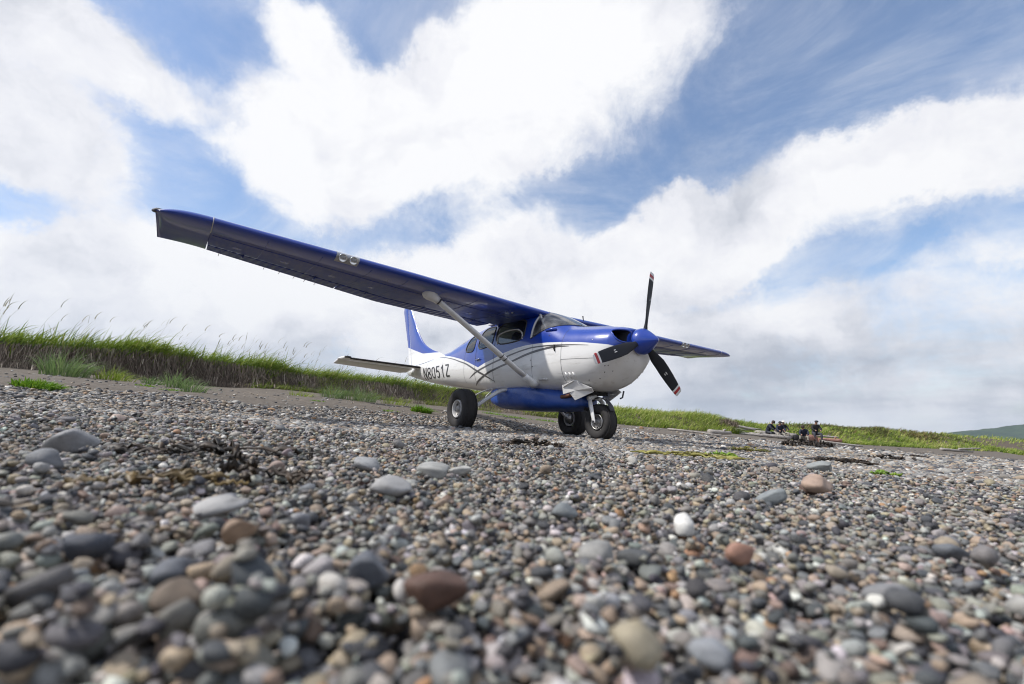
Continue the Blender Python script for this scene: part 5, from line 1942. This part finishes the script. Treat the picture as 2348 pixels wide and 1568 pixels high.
NV = 14
proto_col = bpy.data.collections.new('stone_shapes')      # not linked to the scene: only a source for the shingle
for k in range(NV):
    proto_col.objects.link(bpy.data.objects.new('stone_shape_%02d' % k, stone_mesh('shingle_stone', 100 + k, 2, M_STONE_I)))
HERO = [stone_mesh('pebble', 100 + k, 3, M_STONE_O) for k in range(NV)]

# --- near field: stones dropped one after another onto a height map
GX0, GX1, GY0, GY1, GS = -3.0, 3.0, 0.16, 3.0, .005
HW_, HH_ = int((GX1 - GX0) / GS), int((GY1 - GY0) / GS)
gxx, gyy = np.meshgrid(GX0 + (np.arange(HW_) + .5) * GS, GY0 + (np.arange(HH_) + .5) * GS)
HM = ground_z(gxx, gyy).astype(np.float32)


def drop(x, y, a, b, c, yaw, sink=.42):
    """place an ellipsoid stone on the height map; returns centre z"""
    ext = a * 1.0
    i0, i1 = int((x - ext - GX0) / GS), int((x + ext - GX0) / GS) + 1
    j0, j1 = int((y - ext - GY0) / GS), int((y + ext - GY0) / GS) + 1
    i0, j0 = max(i0, 0), max(j0, 0)
    i1, j1 = min(i1, HW_), min(j1, HH_)
    if i1 - i0 < 2 or j1 - j0 < 2:
        return None
    X = gxx[j0:j1, i0:i1] - x
    Y = gyy[j0:j1, i0:i1] - y
    cs, sn = math.cos(yaw), math.sin(yaw)
    u = (X * cs + Y * sn) / a
    v = (-X * sn + Y * cs) / b
    r2_ = u * u + v * v
    ins = r2_ < 1
    if not ins.any():
        return None
    sub = HM[j0:j1, i0:i1]
    hgt = float(np.mean(sub[ins])) * .55 + float(np.max(sub[r2_ < .5]) if (r2_ < .5).any() else np.mean(sub[ins])) * .45
    zc = hgt + c * (1 - sink)
    topz = zc + c * np.sqrt(np.clip(1 - r2_, 0, 1))
    HM[j0:j1, i0:i1] = np.where(ins, np.maximum(sub, topz), sub)
    return zc


def in_view(x, y, mx=1.16):
    return np.abs(x) < y * mx + .10


stones = []     # x, y, z, a, b, c, yaw, tiltx, tilty, variant, colour index, r, g, b, pinned


def add_stone(x, y, a, ci, pinned=0, sink=.42, flat=None, col=None, var=None, yaw=None):
    b = a * rng.uniform(.66, .95)
    c = a * (rng.uniform(.46, .80) if flat is None else flat)
    yaw = rng.uniform(0, 2 * np.pi) if yaw is None else yaw
    z = drop(x, y, a, b, c, yaw, sink)
    if z is None:
        return
    cc = PALC[ci] * rng.uniform(.72, 1.28) * (1 + rng.normal(0, .04, 3)) if col is None else np.array(col)
    stones.append((x, y, z, a, b, c, yaw, rng.normal(0, .20), rng.normal(0, .20), rng.integers(0, NV) if var is None else var, ci, cc[0], cc[1], cc[2], pinned))


area_n = 84000
yy = .20 + (GY1 - .22) * rng.uniform(0, 1, area_n) ** .72
xx = rng.uniform(-1, 1, area_n) * (yy * 1.16 + .1)
size = np.exp(rng.normal(math.log(.0066), .40, area_n)).clip(.0030, .019)
size = size * np.interp(yy, [.2, .45, .8, 1.3, 3.0], [1.05, .96, .80, .82, 1.15])
ci = rng.choice(len(PAL), area_n, p=PALW)
for k in range(area_n):
    if abs(xx[k]) < 2.95:
        add_stone(xx[k], yy[k], size[k], ci[k])
# cobbles
nb_ = 45
yy = .28 + 2.6 * rng.uniform(0, 1, nb_) ** .8
xx = rng.uniform(-1, 1, nb_) * (yy * 1.15 + .05)
for k in range(nb_):
    add_stone(xx[k], yy[k], rng.uniform(.011, .019) * (1 + .40 * yy[k]), rng.choice(len(PAL), p=PALW), 0, .5)
# stones one can single out in the photograph
SPECIAL = [  # x, y, half length, flat, colour, label
    (-.050, .400, .031, .62, (0.105, 0.058, 0.042), 'large smooth chocolate brown oval stone lying among small pebbles', .35, 3),
    (-.122, .466, .024, .85, (0.115, 0.125, 0.145), 'blunt upright dark slate grey stone beside a pale pebble', .2, 5),
    (.286, .795, .022, 1.15, (0.66, 0.65, 0.62), 'bright white egg shaped stone standing out among grey pebbles', 1.2, 2),
    (-.224, .950, .048, .55, (0.34, 0.335, 0.33), 'big pale speckled granite cobble with a smaller stone in front', .1, 1),
    (-.204, 1.330, .055, .50, (0.33, 0.33, 0.315), 'pale grey rounded cobble beside a white flat pebble', .2, 6),
    (-.394, 1.365, .050, .55, (0.30, 0.305, 0.31), 'speckled blue grey block shaped cobble on the shingle', 2.9, 7),
    (-1.12, 1.250, .080, .52, (0.225, 0.225, 0.23), 'biggest smooth grey boulder of the shingle, near the kelp heap', .5, 8),
    (.302, .645, .026, .70, (0.36, 0.205, 0.15), 'salmon pink rounded stone next to a pale grey stone', .5, 9),
    (.089, .492, .0115, .80, (0.46, 0.22, 0.08), 'small vivid orange pebble', .4, 4),
    (-.381, .460, .026, .62, (0.052, 0.058, 0.075), 'large rounded blue black stone with a tan stone behind it', .1, 10),
    (-.076, .416, .0165, 1.0, (0.50, 0.47, 0.44), 'whitish pebble leaning on the chocolate brown oval stone', 1.0, 11),
    (.115, .612, .030, .70, (0.27, 0.265, 0.25), 'pale grey stone with a dark underside below the pale slab', .3, 12),
    (-.290, .440, .030, .52, (0.10, 0.108, 0.125), 'broad blue grey stone with a sloping flat top', 2.6, 13),
    (-.402, .690, .050, .35, (0.34, 0.335, 0.33), 'long flat pale grey slab lying on the shingle', .15, 0),
    (-.143, 1.415, .042, .5, (0.40, 0.395, 0.37), 'flat whitish pebble beside the pale grey cobble', .1, 3),
    (-.282, .530, .022, .70, (0.29, 0.20, 0.135), 'tan knobbly stone behind the blue black stone', .8, 5),
    (.989, 1.575, .062, .60, (0.36, 0.26, 0.20), 'pinkish cobble beside a flat blue grey cobble', .4, 2),
    (.712, 1.340, .050, .50, (0.215, 0.235, 0.24), 'flat blue grey cobble beside the pinkish cobble', .2, 6),
    (1.853, 2.90, .095, .45, (0.26, 0.275, 0.27), 'wide flat grey green boulder far out on the shingle', .1, 8),
    (.714, .806, .032, .55, (0.13, 0.14, 0.155), 'broad dark grey cobble lying apart from the salmon pink stone', .6, 9),
    (-.335, .370, .025, .60, (0.115, 0.11, 0.11), 'large dark grey stone tilted against another', .7, 10),
    (-.225, .362, .023, .62, (0.15, 0.115, 0.085), 'large brownish stone with a rounded back', .5, 11),
    (.394, .522, .025, .60, (0.20, 0.20, 0.205), 'smooth grey oval cobble in dark shingle', 2.4, 12),
    (-.52, 1.10, .026, .85, (0.30, 0.225, 0.19), 'round pinkish grey pebble beside the kelp tangle', .4, 13),
    (-.93, .98, .040, .7, (0.16, 0.165, 0.175), 'dark rounded cobble on the kelp side of the shingle', .3, 0),
    (.10, .86, .030, .6, (0.17, 0.185, 0.19), 'blue grey pebble with a flat crown', .3, 1),
]
for (x, y, a, fl, col, lb, yaw, var) in SPECIAL:
    k = len(stones)
    add_stone(x, y, a * .84, 2, len(SPECIAL) and 1 + SPECIAL.index((x, y, a, fl, col, lb, yaw, var)), .30, fl, col, var, yaw)
S = np.array(stones, float)

# pick the 300 that look largest (a stone seen at distance d covers a / d)
dist = np.linalg.norm(S[:, :3] - CAM_POS, axis=1)
rel = S[:, :3] - CAM_POS
dep = rel @ CAM_F
u_ = rel @ CAM_R / dep
v_ = rel @ CAM_U / dep
vis = (dep > .1) & (np.abs(u_) < 1.09) & (v_ > -.73)
app = np.where(vis, S[:, 3] / dist, 0) + S[:, 14] * (S[:, 14] > 0) * 10
# a buried stone does not count: compare its top with the finished height map
ii = np.clip(((S[:, 0] - GX0) / GS).astype(int), 0, HW_ - 1)
jj = np.clip(((S[:, 1] - GY0) / GS).astype(int), 0, HH_ - 1)
buried = (S[:, 2] + S[:, 5] * .92) < HM[jj, ii]
app = np.where(buried & (S[:, 14] == 0), 0, app)
pick = np.zeros(len(S), bool)
pick[np.argsort(-app)[:300]] = True
LOOK = {'slate': 'dark slate pebble', 'blue_grey': 'blue grey pebble', 'mid_grey': 'mid grey pebble', 'pale_grey': 'pale grey pebble', 'tan': 'tan pebble', 'orange': 'rusty orange pebble', 'white': 'whitish pebble', 'brown': 'dark brown pebble', 'green_grey': 'olive grey pebble', 'pink': 'pinkish pebble'}
SPECIAL_SHORT = ['chocolate brown oval stone', 'upright slate stone', 'white egg shaped stone', 'speckled granite cobble', 'pale rounded cobble', 'block shaped cobble', 'smooth grey boulder', 'salmon pink stone', 'vivid orange pebble', 'blue black stone', 'whitish leaning pebble',
                 'pale stone with dark underside', 'broad sloping blue grey stone', 'long flat pale slab', 'flat whitish pebble', 'tan knobbly stone', 'pinkish cobble', 'flat blue grey cobble', 'wide grey green boulder', 'dark grey cobble', 'tilted dark grey stone', 'brownish round backed stone', 'smooth grey oval cobble', 'round pinkish grey pebble', 'dark rounded cobble', 'flat crowned blue grey pebble']
for row in S[pick]:
    o = bpy.data.objects.new('pebble', HERO[int(row[9])])
    o.location = row[:3]
    o.scale = row[3:6]
    o.rotation_euler = (row[7], row[8], row[6])
    o.color = (row[11], row[12], row[13], 1)
    COL.objects.link(o)
    if row[14] > 0:
        tag(o, SPECIAL[int(row[14]) - 1][5], 'stone')
    else:
        fl, el = row[5] / row[3], row[4] / row[3]
        shp = ('flat ' if fl < .54 else '') + ('long' if el < .74 else 'round' if el > .87 else 'oval')
        sz = 'large ' if row[3] > .024 else 'small ' if row[3] < .0135 else ''
        wh = 'lying among the shingle'
        ds = [math.hypot(row[0] - q[0], row[1] - q[1]) - q[2] for q in SPECIAL]
        if min(ds) < .028:
            wh = 'close beside the ' + SPECIAL_SHORT[int(np.argmin(ds))]
        tag(o, sz + shp + ' ' + LOOK[PALN[int(row[10])]] + ' ' + wh, 'stone', 'pebbles of the near shingle')
near = S[~pick]

# --- farther shingle: single layer
far = []


def scatter(n, r0, r1, th0, th1, amin, amax, dens=None):
    r = np.sqrt(rng.uniform(r0 ** 2, r1 ** 2, n))
    th = np.radians(rng.uniform(th0, th1, n))
    x, y = r * np.sin(th), r * np.cos(th)
    z, sd, ts = ground_z(x, y, True)
    edge = -sd + vnoise(x * .6, y * .6, 31, 4) * 1.8
    keep = rng.uniform(0, 1, n) < np.clip((edge - 6.5) / 1.3, 0.016, 1)
    keep &= (-sd > .8) & ~((np.abs(x) < 2.95) & (y < 2.95) & (np.abs(x) < y * 1.16 + .05))
    # keep the stones out from under the tyres
    for wx, wy in ((-.81, 7.6), (1.13, 9.0), (1.25, 6.82)):
        keep &= np.hypot(x - wx, y - wy) > .20
    x, y, z = x[keep], y[keep], z[keep]
    m_ = len(x)
    a = np.exp(rng.uniform(math.log(amin), math.log(amax), m_)) * np.where(rng.uniform(0, 1, m_) < .04, 1.9, 1)
    c = a * rng.uniform(.42, .75, m_)
    cix = rng.choice(len(PAL), m_, p=PALW)
    col = PALC[cix] * rng.uniform(.72, 1.3, (m_, 1))
    far.append(np.column_stack([x, y, z + c * rng.uniform(-.1, .55, m_), a, a * rng.uniform(.65, .95, m_), c, rng.uniform(0, 6.28, m_), rng.normal(0, .15, (m_, 2)), rng.integers(0, NV, m_), cix, col, np.zeros(m_)]))


scatter(64000, 2.8, 6.0, -56, 56, .008, .021)
scatter(70000, 6.0, 12.0, -54, 54, .012, .030)
scatter(36000, 12.0, 26.0, 4, 54, .024, .055)
scatter(9000, 26.0, 60.0, 30, 54, .05, .10)
A = np.concatenate([near] + far)
gm = bpy.data.meshes.new('shingle')
gm.vertices.add(len(A))
gm.vertices.foreach_set('co', A[:, :3].astype(np.float32).ravel())
add_attr(gm, 'pscl', A[:, 3:6], 'FLOAT_VECTOR')
add_attr(gm, 'prot', np.column_stack([A[:, 7], A[:, 8], A[:, 6]]), 'FLOAT_VECTOR')
add_attr(gm, 'pidx', A[:, 9], 'INT')
add_attr(gm, 'pcol', np.clip(A[:, 11:14], .01, .8), 'FLOAT_COLOR')
shingle = link('shingle', gm)
tag(shingle, 'mixed grey tan and slate pebbles covering the beach', 'pebbles', kind='stuff')
ng_ = bpy.data.node_groups.new('scatter_shingle', 'GeometryNodeTree')
ng_.interface.new_socket('Geometry', in_out='INPUT', socket_type='NodeSocketGeometry')
ng_.interface.new_socket('Geometry', in_out='OUTPUT', socket_type='NodeSocketGeometry')
N = ng_.nodes
gi, go = N.new('NodeGroupInput'), N.new('NodeGroupOutput')
iop = N.new('GeometryNodeInstanceOnPoints')
ci_ = N.new('GeometryNodeCollectionInfo')
ci_.inputs['Collection'].default_value = proto_col
ci_.inputs['Separate Children'].default_value = True
ci_.inputs['Reset Children'].default_value = True


def named(nm, ty):
    q = N.new('GeometryNodeInputNamedAttribute')
    q.data_type = ty
    q.inputs['Name'].default_value = nm
    return q.outputs['Attribute']


Lk = ng_.links.new
Lk(gi.outputs[0], iop.inputs['Points'])
Lk(ci_.outputs[0], iop.inputs['Instance'])
iop.inputs['Pick Instance'].default_value = True
Lk(named('pidx', 'INT'), iop.inputs['Instance Index'])
e2r = N.new('FunctionNodeEulerToRotation')
Lk(named('prot', 'FLOAT_VECTOR'), e2r.inputs[0])
Lk(e2r.outputs[0], iop.inputs['Rotation'])
Lk(named('pscl', 'FLOAT_VECTOR'), iop.inputs['Scale'])
Lk(iop.outputs[0], go.inputs[0])
mod = shingle.modifiers.new('scatter', 'NODES')
mod.node_group = ng_


# seaweed lies on top of the stones
seaweed((-.80, 1.42), .28, .11, 24, M_KELP, 'dark brown dried kelp heap stretched across pebbles beside a big grey stone', .016, .035, .35)
seaweed((-.56, 1.02), .14, .08, 16, M_KELP, 'brown kelp tangle close to a round pink grey pebble', .012, .03, .2)
seaweed((-.60, .88), .14, .06, 12, M_OCHRE, 'ochre kelp strands lying in front of the brown kelp tangle', .010, .02, .3)
seaweed((1.30, 3.46), .40, .16, 34, M_KELPY, 'pale yellow seaweed mat in front of the nose wheel', .014, .02, .1)
seaweed((1.62, 3.75), .16, .07, 22, M_KELPG, 'green end of the yellow seaweed mat', .018, .03)
seaweed((.17, 3.2), .22, .10, 30, M_KELP, 'small dark kelp heap on the shingle ahead of the main wheels', .016, .035)
seaweed((2.34, 3.06), .09, .05, 18, M_KELPG, 'small bright green weed lying alone among pebbles', .016, .02)
seaweed((12.3, 20.2), .75, .4, 60, M_KELP, 'large black kelp pile on the shingle in front of the people', .07, .22)
seaweed((13.6, 21.4), .7, .35, 50, M_KELP, 'second black kelp pile beside the large one', .07, .16)
seaweed((10.4, 18.1), .36, .25, 36, M_KELP, 'squat black kelp lump standing apart before the long bleached log', .06, .24)
seaweed((15.1, 23.1), .25, .2, 24, M_KELP, 'small separate black kelp lump at the end of the piles', .06, .18)
seaweed((7.4, 9.5), .45, .2, 36, M_KELP, 'dark kelp patch on open shingle away from the airplane', .03, .05)
seaweed((12.0, 14.5), .6, .25, 36, M_KELP, 'dark kelp streak on the shingle towards the far dune', .04, .06)
seaweed((3.3, 4.85), .35, .15, 40, M_KELP, 'thin dark kelp scatter on shingle past the green weed', .018, .03)
seaweed((3.2, 6.6), .30, .16, 30, M_KELPY, 'small yellow weed clump on shingle past the nose wheel', .02, .04)


# ================================================================ air: the far hills fade to blue
def mat_haze(g, out):
    v = g.n('ShaderNodeVolumePrincipled', inp={'Color': (0.72, 0.83, 0.96, 1), 'Density': 5.5e-5, 'Anisotropy': 0.2})
    g.l(v.outputs[0], out.inputs['Volume'])


hz = MB().box((0, 0, 430), (26000, 26000, 880)).build('haze', material('haze', mat_haze), None, False)
tag(hz, 'thin bluish sea air between the beach and the hills', kind='stuff')
